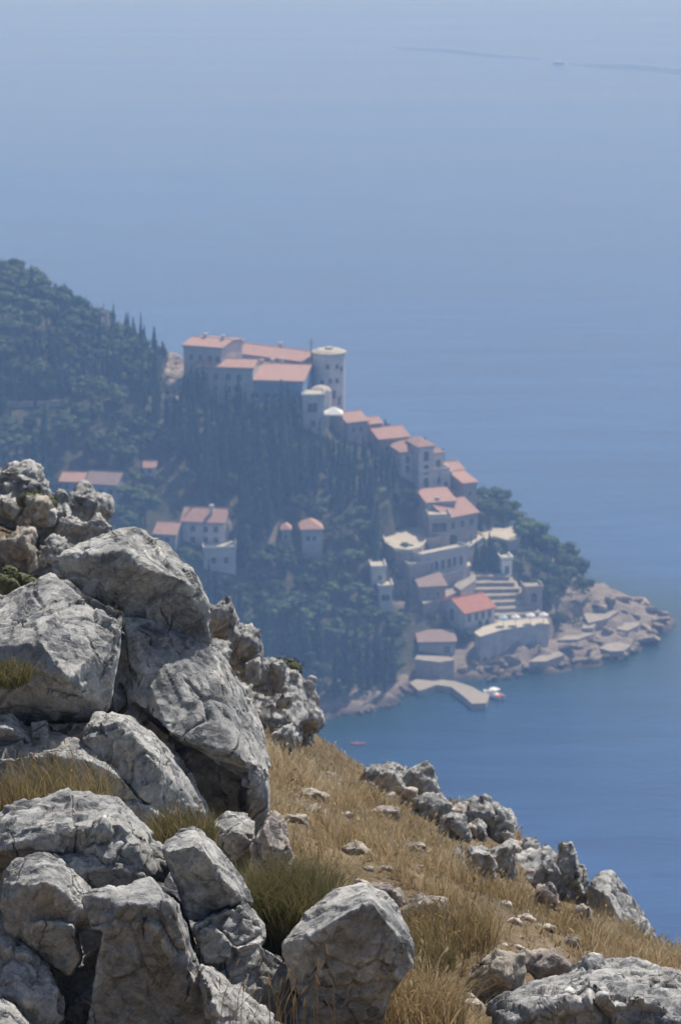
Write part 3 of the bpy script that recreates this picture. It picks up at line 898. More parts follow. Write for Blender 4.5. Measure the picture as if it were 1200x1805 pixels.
block('garden_house', 'tiny orange roofed hut left of the slender cypress house', 497, 511, 935, 958, 4, 0, 'hip', 1.0, 'render_grey', 'tile', [('f', 0.5, 0.3, 0.8, 1.1)])
block('cube_house', 'upper white cube of the modern house right of the cypresses', 655, 679, 1006, 1052, 6, 4, 'flat', 0.4, 'render_white', 'paving', [('f', 0.6, 0.6, 1.0, 1.2), ('f', 0.3, 0.15, 0.9, 2.0)])
block('cube_house', 'lower white cube of the modern house with one large window', 668, 691, 1038, 1076, 5, 4, 'flat', 0.4, 'render_white', 'paving', [('f', 0.5, 0.45, 1.9, 1.5)])
block('garden_house', 'small pink roofed hut high in the woods above the red roofed house', 255, 274, 826, 842, 4, 0, 'gx', 1.0, 'render_grey', 'tile', [('f', 0.5, 0.4, 0.8, 1.1)])
block('stone_hut', 'little pale hut by the path below the left end of the hotel', 384, 400, 676, 706, 4, 10, 'flat', 0.3, 'render_white', 'paving', [('f', 0.5, 0.4, 0.9, 1.4)])
canopy('parasol', 'pale blue parasol on the terrace of the white gabled villa', 388, 936, 19, 'blue_canvas', 957, 'parasol', 8)
for lab, L, Rr, yt, yb in (('short pale road wall at the far left of the slope', 18, 60, 707, 718), ('pale road wall right of the short one on the left slope', 66, 116, 706, 718)):
    A = ground(L, yb); B = ground(Rr, yb)
    ln = math.hypot(B[0] - A[0], B[1] - A[1]); s = scale_at(A)
    o = MB().box(0, ln, 0, 0.5, -4, (yb - yt) / s).build('road_wall', M['concrete'], None, (A[0], A[1], min(A[2], B[2])), math.atan2(B[1] - A[1], B[0] - A[0]))
    tag(o, lab, 'wall', 'road walls on the left slope'); KEEP.append((L, Rr, yt - 2, yb - 2, A[1]))

# ------------------------------------------------------------------ headland mesh
nyy, nxx = GXX.shape
idx = np.arange(nxx * nyy).reshape(nyy, nxx)
quads = np.stack([idx[:-1, :-1].ravel(), idx[:-1, 1:].ravel(), idx[1:, 1:].ravel(), idx[1:, :-1].ravel()], 1)
m, n, l, b = mat('headland_ground')
geo = n.new('ShaderNodeNewGeometry')
att = n.new('ShaderNodeAttribute'); att.attribute_name = 'bare'
nz = noise_node(n, l, geo.outputs['Position'], 0.35, 6, 0.65)
nz2 = noise_node(n, l, geo.outputs['Position'], 1.6, 5, 0.7)
rs = ramp(n, [(0.35, (0.035, 0.045, 0.022)), (0.6, (0.09, 0.085, 0.05)), (0.8, (0.22, 0.19, 0.15))]); l.new(nz.outputs[0], rs.inputs[0])
rr = ramp(n, [(0.30, (0.13, 0.108, 0.095)), (0.5, (0.26, 0.215, 0.185)), (0.72, (0.37, 0.31, 0.27))]); l.new(nz2.outputs[0], rr.inputs[0])
c = mixc(n, l, att.outputs['Fac'], rs.outputs[0], rr.outputs[0])
sx_ = n.new('ShaderNodeSeparateXYZ'); l.new(geo.outputs['Position'], sx_.inputs[0])
rw = n.new('ShaderNodeMapRange'); rw.inputs[1].default_value = 0.4; rw.inputs[2].default_value = 1.5; rw.inputs[3].default_value = 0.3; rw.inputs[4].default_value = 1.0
l.new(sx_.outputs[2], rw.inputs[0])
c = mixc(n, l, 1.0, c, rw.outputs[0], 'MULTIPLY')
l.new(c, b.inputs['Base Color']); b.inputs['Roughness'].default_value = 0.95
bp = n.new('ShaderNodeBump'); bp.inputs['Strength'].default_value = 0.8; bp.inputs['Distance'].default_value = 0.5
l.new(nz2.outputs[0], bp.inputs['Height']); l.new(bp.outputs[0], b.inputs['Normal'])
M['headland'] = m
# cut the building sites and terraces level into the slope
for cx_, cy_, poly_, z_ in CARVE:
    P_ = np.array(poly_)
    x0_, y0_ = P_.min(0) - 8; x1_, y1_ = P_.max(0) + 8
    sel = (GXX > x0_) & (GXX < x1_) & (GYY > y0_) & (GYY < y1_)
    jj, ii = np.nonzero(sel)
    q = np.stack([GXX[jj, ii], GYY[jj, ii]], 1)
    ins = np.zeros(len(q), bool)
    for k in range(len(P_)):
        A_, B_ = P_[k], P_[(k + 1) % len(P_)]
        cond = (A_[1] > q[:, 1]) != (B_[1] > q[:, 1])
        with np.errstate(divide='ignore', invalid='ignore'):
            xi = (B_[0] - A_[0]) * (q[:, 1] - A_[1]) / (B_[1] - A_[1]) + A_[0]
        ins ^= cond & (q[:, 0] < xi)
        ab = B_ - A_; t_ = np.clip(((q - A_) @ ab) / (ab @ ab + 1e-9), 0, 1)
        near_ = np.hypot(*(q - A_ - t_[:, None] * ab).T)
        ins |= near_ < 1.6
        ins |= (near_ < 7.0) & (q[:, 1] < cy_)
    HZ[jj[ins], ii[ins]] = np.minimum(HZ[jj[ins], ii[ins]], z_ - 0.6)
me = mesh_np('headland', np.stack([GXX.ravel(), GYY.ravel(), HZ.ravel()], 1), quads, m, False)
a = me.attributes.new('bare', 'FLOAT', 'POINT'); a.data.foreach_set('value', np.clip(rockw.ravel() * 1.5 + 0.8 * sstep(0.6, 1.0, n1).ravel(), 0, 1).astype(np.float32))
headland = tag(obj('headland', me), kind='structure', label='wooded limestone headland sloping into the sea')


# ------------------------------------------------------------------ rock builder: unions of convex blocks, fractured and weathered
TS = bpy.data.scenes.new('workbench')        # an empty side scene to evaluate the remesh in; removed at the end
def hull_mesh(pieces):
    bm = bmesh.new()
    for pts in pieces:
        b2 = bmesh.new()
        for p in pts:
            b2.verts.new(p)
        r = bmesh.ops.convex_hull(b2, input=b2.verts)
        junk = [g for g in r['geom_interior'] if isinstance(g, bmesh.types.BMVert)] + [g for g in r['geom_unused'] if isinstance(g, bmesh.types.BMVert)]
        bmesh.ops.delete(b2, geom=list(set(junk)), context='VERTS')
        bmesh.ops.recalc_face_normals(b2, faces=b2.faces)
        t = bpy.data.meshes.new('t'); b2.to_mesh(t); b2.free()
        bm.from_mesh(t); bpy.data.meshes.remove(t)
    me = bpy.data.meshes.new('hull'); bm.to_mesh(me); bm.free()
    return me
def remesh(me, vox):
    o = bpy.data.objects.new('tmp', me); TS.collection.objects.link(o)
    md = o.modifiers.new('r', 'REMESH'); md.mode = 'VOXEL'; md.voxel_size = vox; md.adaptivity = 0.0
    vl = TS.view_layers[0]; vl.update(); dg = vl.depsgraph
    ev = o.evaluated_get(dg)
    out = bpy.data.meshes.new_from_object(ev)
    bpy.data.objects.remove(o); bpy.data.meshes.remove(me)
    return out
def weather(me, size, seed, amp=1.0, block=1.0, pit=1.0):
    nv = len(me.vertices)
    co = np.empty(nv * 3); me.vertices.foreach_get('co', co); co = co.reshape(-1, 3)
    no = np.empty(nv * 3); me.vertices.foreach_get('normal', no); no = no.reshape(-1, 3)
    rr = np.random.default_rng(seed)
    q, _ = np.linalg.qr(rr.normal(size=(3, 3)))
    p = co @ q * (1.0 / size)
    warp = np.stack([fbm(p * 3, 2, seed + 50), fbm(p * 3, 2, seed + 60), fbm(p * 3, 2, seed + 70)], 1) * 0.08
    f1, f2, t1 = facets((p + warp) * np.array([2.2, 3.4, 2.0]) + seed, seed)
    low = fbm(p * 1.6, 2, seed + 5)
    crack = 1 - sstep(0.0, 0.05, f2 - f1)
    g1, g2, t2 = facets((p + warp * 0.5) * np.array([6.5, 9.5, 5.5]) + seed * 1.7, seed + 9)
    crack2 = 1 - sstep(0.0, 0.07, g2 - g1)
    st = fbm(p * 2.4 + warp * 3, 4, seed + 6) * 2.6
    fr = st - np.floor(st)
    steps = (np.floor(st) + sstep(0.44, 0.56, fr)) / 2.6
    d = size * (0.10 * block * t1 - 0.035 * block * crack * sstep(0.0, 0.2, low)
                + 0.034 * block * t2 - 0.008 * block * crack2 * sstep(-0.1, 0.15, low)
                + 0.020 * block * steps + 0.006 * amp * fbm(p * 5.0, 3, seed + 1) + 0.003 * amp * ridged(p * 14.0, 3, seed + 2))
    # karst pitting and runnels, a few centimetres at most
    w = co @ q
    pz = sstep(-0.1, 0.5, fbm(p * 2.0, 2, seed + 8))
    d += pit * pz * (0.005 * ridged(w * 10.0, 3, seed + 3) - 0.012 * np.maximum(0, fbm(w * 17.0, 3, seed + 4) - 0.1)) * min(1.0, size)
    co2 = co + no * d[:, None]
    me.vertices.foreach_set('co', co2.ravel())
    me.update()
    me.polygons.foreach_set('use_smooth', np.ones(len(me.polygons), bool))
    return me

# ------------------------------------------------------------------ rocks along the shore of the headland
shore_meshes = []
for k in range(5):
    r2 = np.random.default_rng(100 + k)
    pts = r2.normal(size=(16, 3)); pts /= np.linalg.norm(pts, axis=1)[:, None]
    pts *= np.array([1.7, 1.2, 0.9])
    me = remesh(hull_mesh([pts.tolist()]), 0.16)
    weather(me, 2.2, 300 + k, 1.2, 1.3, 0)
    me.materials.append(M['coast_rock']); me.name = 'shore_rock'
    shore_meshes.append(me)
shore_px = [(575 + 10 * k, 1268 - 2.1 * k) for k in range(14)]
shore_px += [(705, 1228), (716, 1220), (728, 1214), (762, 1208), (870, 1200), (878, 1190), (890, 1196), (905, 1186), (915, 1192), (925, 1180), (940, 1178), (955, 1180), (972, 1174),
             (985, 1172), (1000, 1176), (1015, 1168), (1030, 1166), (1045, 1158), (1062, 1160), (1080, 1152), (1095, 1154), (1108, 1146), (1118, 1138), (1130, 1130), (1142, 1128),
             (1150, 1118), (1158, 1108), (1160, 1095), (1166, 1084), (1150, 1075), (1135, 1066), (1115, 1060), (1095, 1058), (1075, 1060), (1060, 1075), (1100, 1080), (1120, 1088),
             (1135, 1105), (1095, 1120), (1070, 1118), (1045, 1130), (1020, 1140), (1000, 1145), (870, 1168), (850, 1165), (830, 1172), (815, 1180), (845, 1185), (865, 1180), (885, 1172), (905, 1165), (1020, 1060), (1035, 1050), (1050, 1062), (1012, 1085)]
for k, (px, py) in enumerate(shore_px):
    g = ground(px, py)
    beach = px < 715
    o = obj('shore_rock', shore_meshes[k % 5], None, (g[0], g[1], max(g[2], 0.0) + (0.0 if beach else 0.2)))
    sc = random.uniform(0.45, 0.8) if beach else random.uniform(0.8, 1.9)
    o.scale = (sc * random.uniform(0.9, 1.5), sc, sc * random.uniform(0.6, 1.0))
    o.rotation_euler = (random.uniform(-0.3, 0.3), random.uniform(-0.3, 0.3), random.uniform(0, 6.28))
    if beach:
        tag(o, 'small pale stone in the line edging the cove left of the pier', 'rock', 'stones edging the cove')
    elif px > 1000:
        tag(o, 'rugged brownish rock heaped on the bare point at the right end', 'rock', 'rocks of the bare point')
    else:
        tag(o, 'weathered brownish rock along the waterline between pier and point', 'rock', 'rocks along the waterline')
    KEEP.append((px - 6, px + 6, py - 8, py + 2, g[1]))
# bare crags showing through the woods
def crag(label, poly, thick, seed, px, py):
    g = ground(px, py)
    front = [at(a, b_, ground(a, b_)[1] - 1.6) for a, b_ in poly]
    back = [p + np.array([(g[0] - p[0]) * 0.3, thick, -2.0]) for p in front]
    me = remesh(hull_mesh([[tuple(p - g) for p in front + back]]), 0.3)
    weather(me, 6.0, seed, 1.2, 1.3, 0)
    me.materials.append(M['coast_rock']); me.name = 'crag'
    o = obj('crag', me, None, tuple(g))
    tag(o, label, 'rock face'); xs = [p[0] for p in poly]; ys = [p[1] for p in poly]
    KEEP.append((min(xs) + 3, max(xs) - 3, min(ys) + 3, max(ys) - 16, max(p[1] for p in front)))
crag('large grey crag bare of trees left of the hotel', [(282, 640), (300, 622), (318, 628), (334, 655), (343, 690), (330, 712), (300, 700), (285, 668)], 9, 11, 315, 705)
crag('narrow pale rock slab high on the wooded skyline', [(168, 578), (176, 550), (192, 548), (190, 575), (178, 590)], 5, 12, 180, 592)

# ------------------------------------------------------------------ trees
def leaf_cards(P, Nn, size, rr, up=0.3):
    k = len(P)
    a = rr.normal(size=(k, 3)); Nn = Nn + rr.normal(size=(k, 3)) * 0.55; Nn[:, 2] += up
    Nn /= np.linalg.norm(Nn, axis=1)[:, None]
    t = np.cross(Nn, a); t /= np.linalg.norm(t, axis=1)[:, None]
    b_ = np.cross(Nn, t)
    s1 = size * rr.uniform(0.6, 1.3, (k, 1)); s2 = size * rr.uniform(0.45, 1.0, (k, 1))
    V = np.stack([P - t * s1, P - b_ * s2 * 0.8, P + t * s1, P + b_ * s2], 1).reshape(-1, 3)
    Fq = np.arange(4 * k).reshape(-1, 4)
    return V, Fq
def crown_mesh(name, clumps, count, size, rr, m, core=0.8):
    V = []; Q = []; o = 0
    tot = sum(c[1][0] * c[1][1] + c[1][2] * c[1][0] for c in clumps)
    for c, r in clumps:
        c = np.array(c); r = np.array(r)
        k = max(20, int(count * (r[0] * r[1] + r[2] * r[0]) / tot))
        n_ = rr.normal(size=(k, 3)); n_ /= np.linalg.norm(n_, axis=1)[:, None]
        rad = rr.uniform(0.72, 1.06, (k, 1)) * (1 + 0.22 * vnoise(n_ * 2.3 + c, 5))[:, None]
        v, q = leaf_cards(c + n_ * r * rad, n_ / r, size, rr)
        V.append(v); Q.append(q + o); o += len(v)
        # a lumpy core so that no light leaks straight through
        la = 6; lo = 8
        th = np.linspace(0.15, math.pi - 0.15, la); ph = np.arange(lo) * 2 * math.pi / lo
        T, Pp = np.meshgrid(th, ph, indexing='ij')
        nn = np.stack([np.sin(T) * np.cos(Pp), np.sin(T) * np.sin(Pp), np.cos(T)], 2).reshape(-1, 3)
        cv = c + nn * r * (core * (1 + 0.2 * vnoise(nn * 2.1 + c, 8)))[:, None]
        ii = np.arange(la * lo).reshape(la, lo)
        cq = np.stack([ii[:-1].ravel(), ii[1:].ravel(), np.roll(ii, -1, 1)[1:].ravel(), np.roll(ii, -1, 1)[:-1].ravel()], 1)
        V.append(cv); Q.append(cq + o); o += len(cv)
    return mesh_np(name, np.concatenate(V), np.concatenate(Q), m)
KINDS = {}
def build_kinds():
    cyp = []
    for k in range(4):
        rr = np.random.default_rng(40 + k)
        h = 1.0 * (11 + k)
        cl = []
        nseg = 9
        for j in range(nseg):
            t = (j + 0.5) / nseg
            r = (1.35 - 0.12 * k) * (math.sin(math.pi * min(1, t * 0.86 + 0.16)) ** 0.75) * (1 - 0.25 * t)
            cl.append(((rr.normal() * 0.12, rr.normal() * 0.12, 0.8 + t * (h - 1.0)), (max(r, 0.22), max(r, 0.22), h / nseg * 0.95)))
        crown = crown_mesh('crown', cl, 700, 0.30, rr, M['cypress'], 0.85)
        tr = MB(); tr.bar((0, 0, -1.0), (0, 0, 2.0), 0.22, 0.17); tr.bar((0, 0, 2.0), (0, 0, h * 0.8), 0.17, 0.05)
        cyp.append((crown, mesh_np('trunk', tr.v, tr.f, M['bark'])))
    KINDS['cypress'] = cyp
    for kind, n, hh, rad, flat, mt in (('pine', 4, 8.0, 3.1, 0.55, 'pine'), ('oak', 4, 6.0, 2.9, 0.75, 'oak')):
        out = []
        for k in range(n):
            rr = np.random.default_rng(hash(kind) % 7 + 60 + k + (20 if kind == 'pine' else 0))
            cl = []; tr = MB()
            tr.bar((0, 0, -1.0), (0.1, 0, hh * 0.45), 0.28, 0.2)
            nb = 9
            for j in range(nb):
                a = rr.uniform(0, 6.28); d = rad * math.sqrt(rr.uniform(0, 1)) * 0.72
                if j == 0: d = 0
                c = (d * math.cos(a), d * math.sin(a), hh * (0.78 if kind == 'pine' else 0.6) - 0.35 * d + rr.uniform(-0.6, 0.7))
                r = rad * rr.uniform(0.36, 0.55)
                cl.append((c, (r, r, r * (flat + rr.uniform(-0.1, 0.1)))))
                tr.bar((0.1, 0, hh * 0.4), c, 0.13, 0.05)
            crown = crown_mesh('crown', cl, 1000, 0.27, rr, M[mt], 0.78)
            out.append((crown, mesh_np('trunk', tr.v, tr.f, M['bark'])))
        KINDS[kind] = out
build_kinds()
LM = [(30, 540, 'the far left skyline'), (130, 580, 'the narrow pale skyline slab'), (215, 600, 'the skyline dip left of the hotel'), (310, 680, 'the large grey crag'), (40, 712, 'the short pale road wall'),
      (110, 715, 'the longer pale road wall'), (20, 780, 'the upper left foreground crags'), (130, 870, 'the faded brown villa roof'), (180, 770, 'the wooded middle of the left slope'), (262, 840, 'the pink roofed hut'),
      (290, 950, 'the small red roofed house'), (360, 930, 'the white gabled villa'), (388, 1000, 'the white annex with roof terrace'), (385, 705, 'the low hotel wing'), (480, 725, 'the blue shaded hotel wall'),
      (552, 755, 'the cubic hotel annex'), (600, 750, 'the white pyramid canopy'), (440, 800, 'the upper left of the cypress stand'), (530, 830, 'the heart of the cypress stand'), (620, 830, 'the upper right of the cypress stand'),
      (504, 945, 'the tiny orange roofed hut'), (550, 960, 'the slender cypress house'), (460, 1000, 'the lower left of the cypress stand'), (590, 1020, 'the lower right of the cypress stand'), (670, 1040, 'the white cube house'),
      (640, 760, 'the topmost stepped house'), (695, 800, 'the second stepped house'), (725, 850, 'the bright orange stepped roof'), (690, 950, 'the round plaza'), (740, 890, 'the low white window row'),
      (780, 990, 'the arcade'), (855, 1000, 'the sunlit terrace'), (762, 1050, 'the brown stone outbuilding'), (820, 1125, 'the red roofed house'), (768, 1145, 'the low grey store'), (500, 1130, 'the foot of the left slope'),
      (590, 1170, 'the cove shore'), (680, 1180, 'the cove stones near the pier'), (640, 1110, 'the pale cubes above the cove'), (870, 915, 'the plain stone gable'), (930, 950, 'the top of the point grove'),
      (960, 1020, 'the middle of the point grove'), (985, 1080, 'the foot of the point grove'), (1015, 1040, 'the bare rocky point')]
LOOK = {'cypress': 'dark spindly cypress', 'pine': 'light green bushy pine', 'oak': 'round dark green tree'}
def tree_label(kind, px, py, sc):
    d = [((px - a) ** 2 + (py - b_) ** 2, a, b_, t) for a, b_, t in LM]
    _, a, b_, t = min(d)
    dx, dy = px - a, py - b_
    side = ('left of' if dx < 0 else 'right of') if abs(dx) > abs(dy) else ('just above' if dy < 0 else 'just below')
    big = 'large ' if sc > 1.02 else ('small ' if sc < 0.72 else 'mid-sized ')
    return big + LOOK[kind] + ' ' + side + ' ' + t
TREES = []
def add_tree(kind, x, y, sc, px, py, hs=1.0):
    z = float(hgt(x, y))
    root = empty({'cypress': 'cypress_tree', 'pine': 'pine_tree', 'oak': 'oak_tree'}[kind], (x, y, z - 0.2), random.uniform(0, 6.28))
    wx = random.uniform(0.75, 1.45) if kind == 'cypress' else random.uniform(0.85, 1.2)
    root.scale = (sc * wx, sc * wx * random.uniform(0.9, 1.1), sc * hs)
    root.rotation_euler = (random.uniform(-0.04, 0.04), random.uniform(-0.04, 0.04), random.uniform(0, 6.28))
    tag(root, tree_label(kind, px, py, sc), 'tree', {'cypress': 'cypresses', 'pine': 'pines', 'oak': 'round trees'}[kind] + ' in the woods of the headland')
    cr, tr = random.choice(KINDS[kind])
    obj('crown', cr, root); obj('trunk', tr, root)
    TREES.append((x, y, sc, kind))
def plant():
    r2 = np.random.default_rng(5)
    cand = np.stack([r2.uniform(-150, 85, 26000), r2.uniform(585, 800, 26000)], 1)
    hz_ = hgt(cand[:, 0], cand[:, 1])
    px, py, dp = project(cand[:, 0], cand[:, 1], hz_)
    nz_ = fbm(np.stack([cand[:, 0], cand[:, 1], 0 * cand[:, 0]], 1) * 0.045, 3, 77)
    # depth buffer of the bare slope: skip what the crest hides
    foot = np.array(FOOT); cell = {}
    count = {'cypress': 0, 'pine': 0, 'oak': 0}
    cap = {'cypress': 298, 'pine': 190, 'oak': 295}
    rest = []
    order = np.arange(len(cand))
    for i in order:
        x, y = cand[i]; h = hz_[i]; X = px[i]; Y = py[i]
        if h < (1.6 if X < 700 else 3.0) or X < -40 or X > 1040 or Y > 1235 or Y < 440:
            continue
        lowleft = X < 560 and Y > 940 + max(0, (X - 60)) * 0.8 + 60      # behind the foreground rocks
        if lowleft:
            continue
        if x > 62 or (300 < X < 600 and Y < 697):
            continue
        # visible from the camera?
        t = np.linspace(0.86, 0.992, 26)
        if (hgt(x * t, y * t) > CAM_H + (h + 7 - CAM_H) * t).any():
            continue
        nz1 = nz_[i]
        if X > 880: kind = 'oak' if nz1 < 0.25 else 'pine'
        elif Y > 1085: kind = 'pine' if nz1 > 0.0 else ('oak' if r2.random() < 0.7 else 'cypress')
        elif X > 350 and X < 720 and Y > 740: kind = ('cypress' if r2.random() < 0.82 else 'oak') if nz1 < 0.30 else ('pine' if X > 560 or Y < 800 else 'oak')
        elif X < 330 and Y < 720: kind = 'pine' if nz1 > 0.40 else ('cypress' if r2.random() < 0.30 else 'oak')
        else: kind = 'pine' if nz1 > 0.32 else ('oak' if nz1 > -0.2 else 'cypress')
        if X > 700 and X < 880 and kind == 'cypress' and r2.random() < 0.5: kind = 'oak'
        sc = r2.uniform(0.75, 1.15) if kind != 'cypress' else r2.uniform(0.8, 1.25)
        if X > 560 and Y < 900 and X < 860: sc *= 0.62
        if X < 330 and Y < 720 and kind == 'cypress': sc *= 0.62
        if X < 330 and Y < 720 and kind == 'oak': sc *= 1.2
        H_ = {'cypress': 12.0, 'pine': 8.6, 'oak': 6.6}[kind] * sc; W_ = {'cypress': 1.2, 'pine': 2.9, 'oak': 2.8}[kind] * sc
        s = F / dp[i]
        top = Y - H_ * s * 0.96
        bad = False
        for (kl, kr, kt, kb, kY) in KEEP:
            if kY > y - 3 and X + W_ * s * 0.8 > kl and X - W_ * s * 0.8 < kr and top < kb and Y > kt:
                if top < kb - 4:
                    # shrink to stay under it when there is room
                    room = (Y - kb) / (s * 0.96)
                    need = room / {'cypress': 12.0, 'pine': 8.6, 'oak': 6.6}[kind]
                    if need > 0.35:
                        sc = min(sc, need); H_ = {'cypress': 12.0, 'pine': 8.6, 'oak': 6.6}[kind] * sc; top = Y - H_ * s * 0.96
                        W_ = W_ * 1.0
                    else:
                        bad = True; break
        if bad: continue
        if (np.hypot(foot[:, 0] - x, foot[:, 1] - y) < foot[:, 2] + 0.4 * W_).any():
            continue
        sp_ = {'cypress': 2.5, 'pine': 4.0, 'oak': 3.8}[kind] * (0.6 + 0.4 * sc)
        ci, cj = int(x // 5), int(y // 5)
        for a in (-1, 0, 1):
            for b_ in (-1, 0, 1):
                for (qx, qy, qs) in cell.get((ci + a, cj + b_), ()):
                    if math.hypot(qx - x, qy - y) < 0.5 * (sp_ + qs):
                        bad = True
        if bad: continue
        cell.setdefault((ci, cj), []).append((x, y, sp_))
        if count[kind] < cap[kind]:
            count[kind] += 1
            add_tree(kind, x, y, sc, X, Y, r2.uniform(0.9, 1.2))
        else:
            rest.append((kind, x, y, sc))
    print('TREES', count, 'rest', len(rest))
    return rest
REST = plant()
for px, py, sc, hs in ((828, 1012, 0.62, 1.0), (838, 1016, 0.6, 1.0), (846, 1018, 0.6, 0.95), (855, 1018, 0.66, 1.0), (864, 1020, 0.6, 1.0), (873, 1018, 0.62, 0.9), (882, 1016, 0.58, 0.9), (861, 985, 0.55, 0.85), (834, 1010, 0.6, 0.9), (850, 1012, 0.62, 0.9), (868, 1012, 0.62, 0.9)):
    g = ground(px, py); add_tree('cypress', g[0], g[1], sc * 1.15, px, py, hs)
for px, py, sc, hs in ((334, 716, 0.78, 1.0), (343, 718, 0.9, 1.0), (351, 720, 0.82, 1.0), (360, 722, 0.88, 1.0), (368, 718, 0.66, 1.0), (326, 712, 0.7, 0.9), (508, 742, 0.75, 1.0), (516, 746, 0.6, 1.0)):
    g = ground(px, py); add_tree('cypress', g[0], g[1], sc, px, py, hs)
for px, py, sc in ((704, 906, 0.62), (718, 902, 0.6), (731, 894, 0.5), (699, 886, 0.62), (714, 880, 0.52), (722, 890, 0.5), (404, 726, 0.75), (420, 730, 0.8), (438, 732, 0.7), (455, 736, 0.7), (836, 1022, 0.55), (852, 1024, 0.5), (876, 1022, 0.55), (822, 1130, 0.6), (806, 1128, 0.55), (862, 915, 0.9), (880, 918, 0.85), (845, 912, 0.8), (925, 960, 1.1), (940, 965, 1.05), (958, 985, 1.0)):
    g = ground(px, py); add_tree('oak', g[0], g[1], sc, px, py, 1.0)
# undergrowth between the trees: one mass of small leafy clumps
def undergrowth():
    r2 = np.random.default_rng(9)
    k = 5200
    c_ = np.stack([r2.uniform(-150, 62, k), r2.uniform(588, 800, k)], 1)
    h = hgt(c_[:, 0], c_[:, 1])
    foot = np.array(FOOT)
    ok = (h > np.where(c_[:, 0] < 12, 1.4, 2.8))
    for j in np.nonzero(ok)[0]:
        if (np.hypot(foot[:, 0] - c_[j, 0], foot[:, 1] - c_[j, 1]) < foot[:, 2] - 0.4).any():
            ok[j] = False
    c_ = c_[ok]; h = h[ok]
    V = []; Q = []; o = 0
    base = r2.normal(size=(26, 3)); base /= np.linalg.norm(base, axis=1)[:, None]; base[:, 2] = np.abs(base[:, 2])
    for (x, y), z in zip(c_, h):
        r = r2.uniform(0.7, 1.7)
        P = np.array([x, y, z]) + base * np.array([r, r, r * 0.9]) * r2.uniform(0.7, 1.1, (26, 1))
        v, q = leaf_cards(P, base.copy(), 0.32, r2)
        V.append(v); Q.append(q + o); o += len(v)
    me = mesh_np('undergrowth', np.concatenate(V), np.concatenate(Q), M['maquis'])
    tag(obj('undergrowth', me), 'dense low green scrub covering the slope between the trees', None, None, 'stuff')
undergrowth()
if REST:
    V = []; Q = []; o = 0
    for kind, x, y, sc in REST:
        me = random.choice(KINDS[kind])[0]
        nv = len(me.vertices); co = np.empty(nv * 3); me.vertices.foreach_get('co', co); co = co.reshape(-1, 3) * sc
        a = random.uniform(0, 6.28)
        co = co @ np.array([[math.cos(a), -math.sin(a), 0], [math.sin(a), math.cos(a), 0], [0, 0, 1]]) + np.array([x, y, float(hgt(x, y)) - 0.2])
        q = np.empty(nv, np.int32)
        fi = np.array([p.vertices[:] for p in me.polygons], np.int32)
        V.append(co); Q.append(fi + o); o += nv
    me = mesh_np('distant_wood', np.concatenate(V), np.concatenate(Q), M['oak'])
    tag(obj('distant_wood', me), 'rest of the wood covering the slope', None, None, 'stuff')

# ------------------------------------------------------------------ boats and swimmers' things on the water
def boat_hull(L, W, H, n=9):
    V = []; Q = []
    for k in range(n):
        t = k / (n - 1)
        w = W / 2 * (1 - max(0, (t - 0.45) / 0.55) ** 2.2) * (0.88 + 0.12 * min(1, t * 4))
        sheer = H * (1 + 0.35 * t * t)
        V += [(-w, t * L - L / 2, sheer), (-w * 0.75, t * L - L / 2, 0.1), (0, t * L - L / 2, -0.35 * (1 - t * t)), (w * 0.75, t * L - L / 2, 0.1), (w, t * L - L / 2, sheer)]
    for k in range(n - 1):
        for j in range(4):
            a = k * 5 + j
            Q.append([a, a + 1, a + 6, a + 5])
    Q.append([0, 4, 3, 2, 1])
    for k in range(n - 1):                # deck
        V += []
    d0 = len(V)
    for k in range(n):
        t = k / (n - 1); x = V[k * 5 + 4][0]; z = V[k * 5 + 4][2] - 0.12
        V += [(-x, V[k * 5][1], z), (x, V[k * 5][1], z)]
    for k in range(n - 1):
        Q.append([d0 + 2 * k, d0 + 2 * k + 1, d0 + 2 * k + 3, d0 + 2 * k + 2])
    return V, Q
def motor_boat(name, label, p, rz, L, W, canopy_mat):
    root = empty(name, p, rz); tag(root, label, 'boat')
    v, q = boat_hull(L, W, 0.75); obj('hull', mesh_np('hull', v, q, M['white_gel']), root)
    mb = MB(); mb.box(-W * 0.3, W * 0.3, -L * 0.05, L * 0.2, 0.62, 1.35); mb.box(-W * 0.22, W * 0.22, L * 0.2, L * 0.3, 0.62, 1.0); cb = mb.build('cabin', M['white_gel'], root)
    MB().box(-W * 0.26, W * 0.26, L * 0.2 + 0.003, L * 0.2 + 0.03, 1.02, 1.3).build('windscreen', M['dark_glass'], cb)
    mb = MB(); mb.box(-W * 0.34, W * 0.34, -L * 0.28, L * 0.08, 1.95, 2.03); mb.build('awning', M[canopy_mat], root)
    for sx_ in (-1, 1):
        for yy in (-L * 0.27, L * 0.07):
            MB().bar((sx_ * W * 0.32, yy, 0.6), (sx_ * W * 0.32, yy, 1.96), 0.04).build('awning_post', M['metal'], root)
    MB().box(-0.25, 0.25, -L / 2 - 0.45, -L / 2 - 0.05, 0.0, 1.15).build('outboard_motor', M['metal'], root)
    mb = MB(); mb.box(-W * 0.35, W * 0.35, -L * 0.45, -L * 0.32, 0.6, 1.0); mb.build('bench', M['red_paint'], root)
    return root
b_ = onz(858, 1225, 0)
motor_boat('motor_boat', 'small white motor boat with a red bench moored at the end of the pier', (b_[0] + 1.2, b_[1] - 1.2, 0.02), R(40), 6.4, 2.6, 'white_canvas')
b_ = onz(983, 112, 0)
motor_boat('speed_boat', 'tiny white boat running far out on the open sea', (b_[0], b_[1], 0.05), R(82), 9.5, 3.2, 'white_canvas')
m, n, l, bs = mat('sea_foam')
geo = n.new('ShaderNodeNewGeometry'); nz = noise_node(n, l, geo.outputs['Position'], 0.6, 4, 0.7)
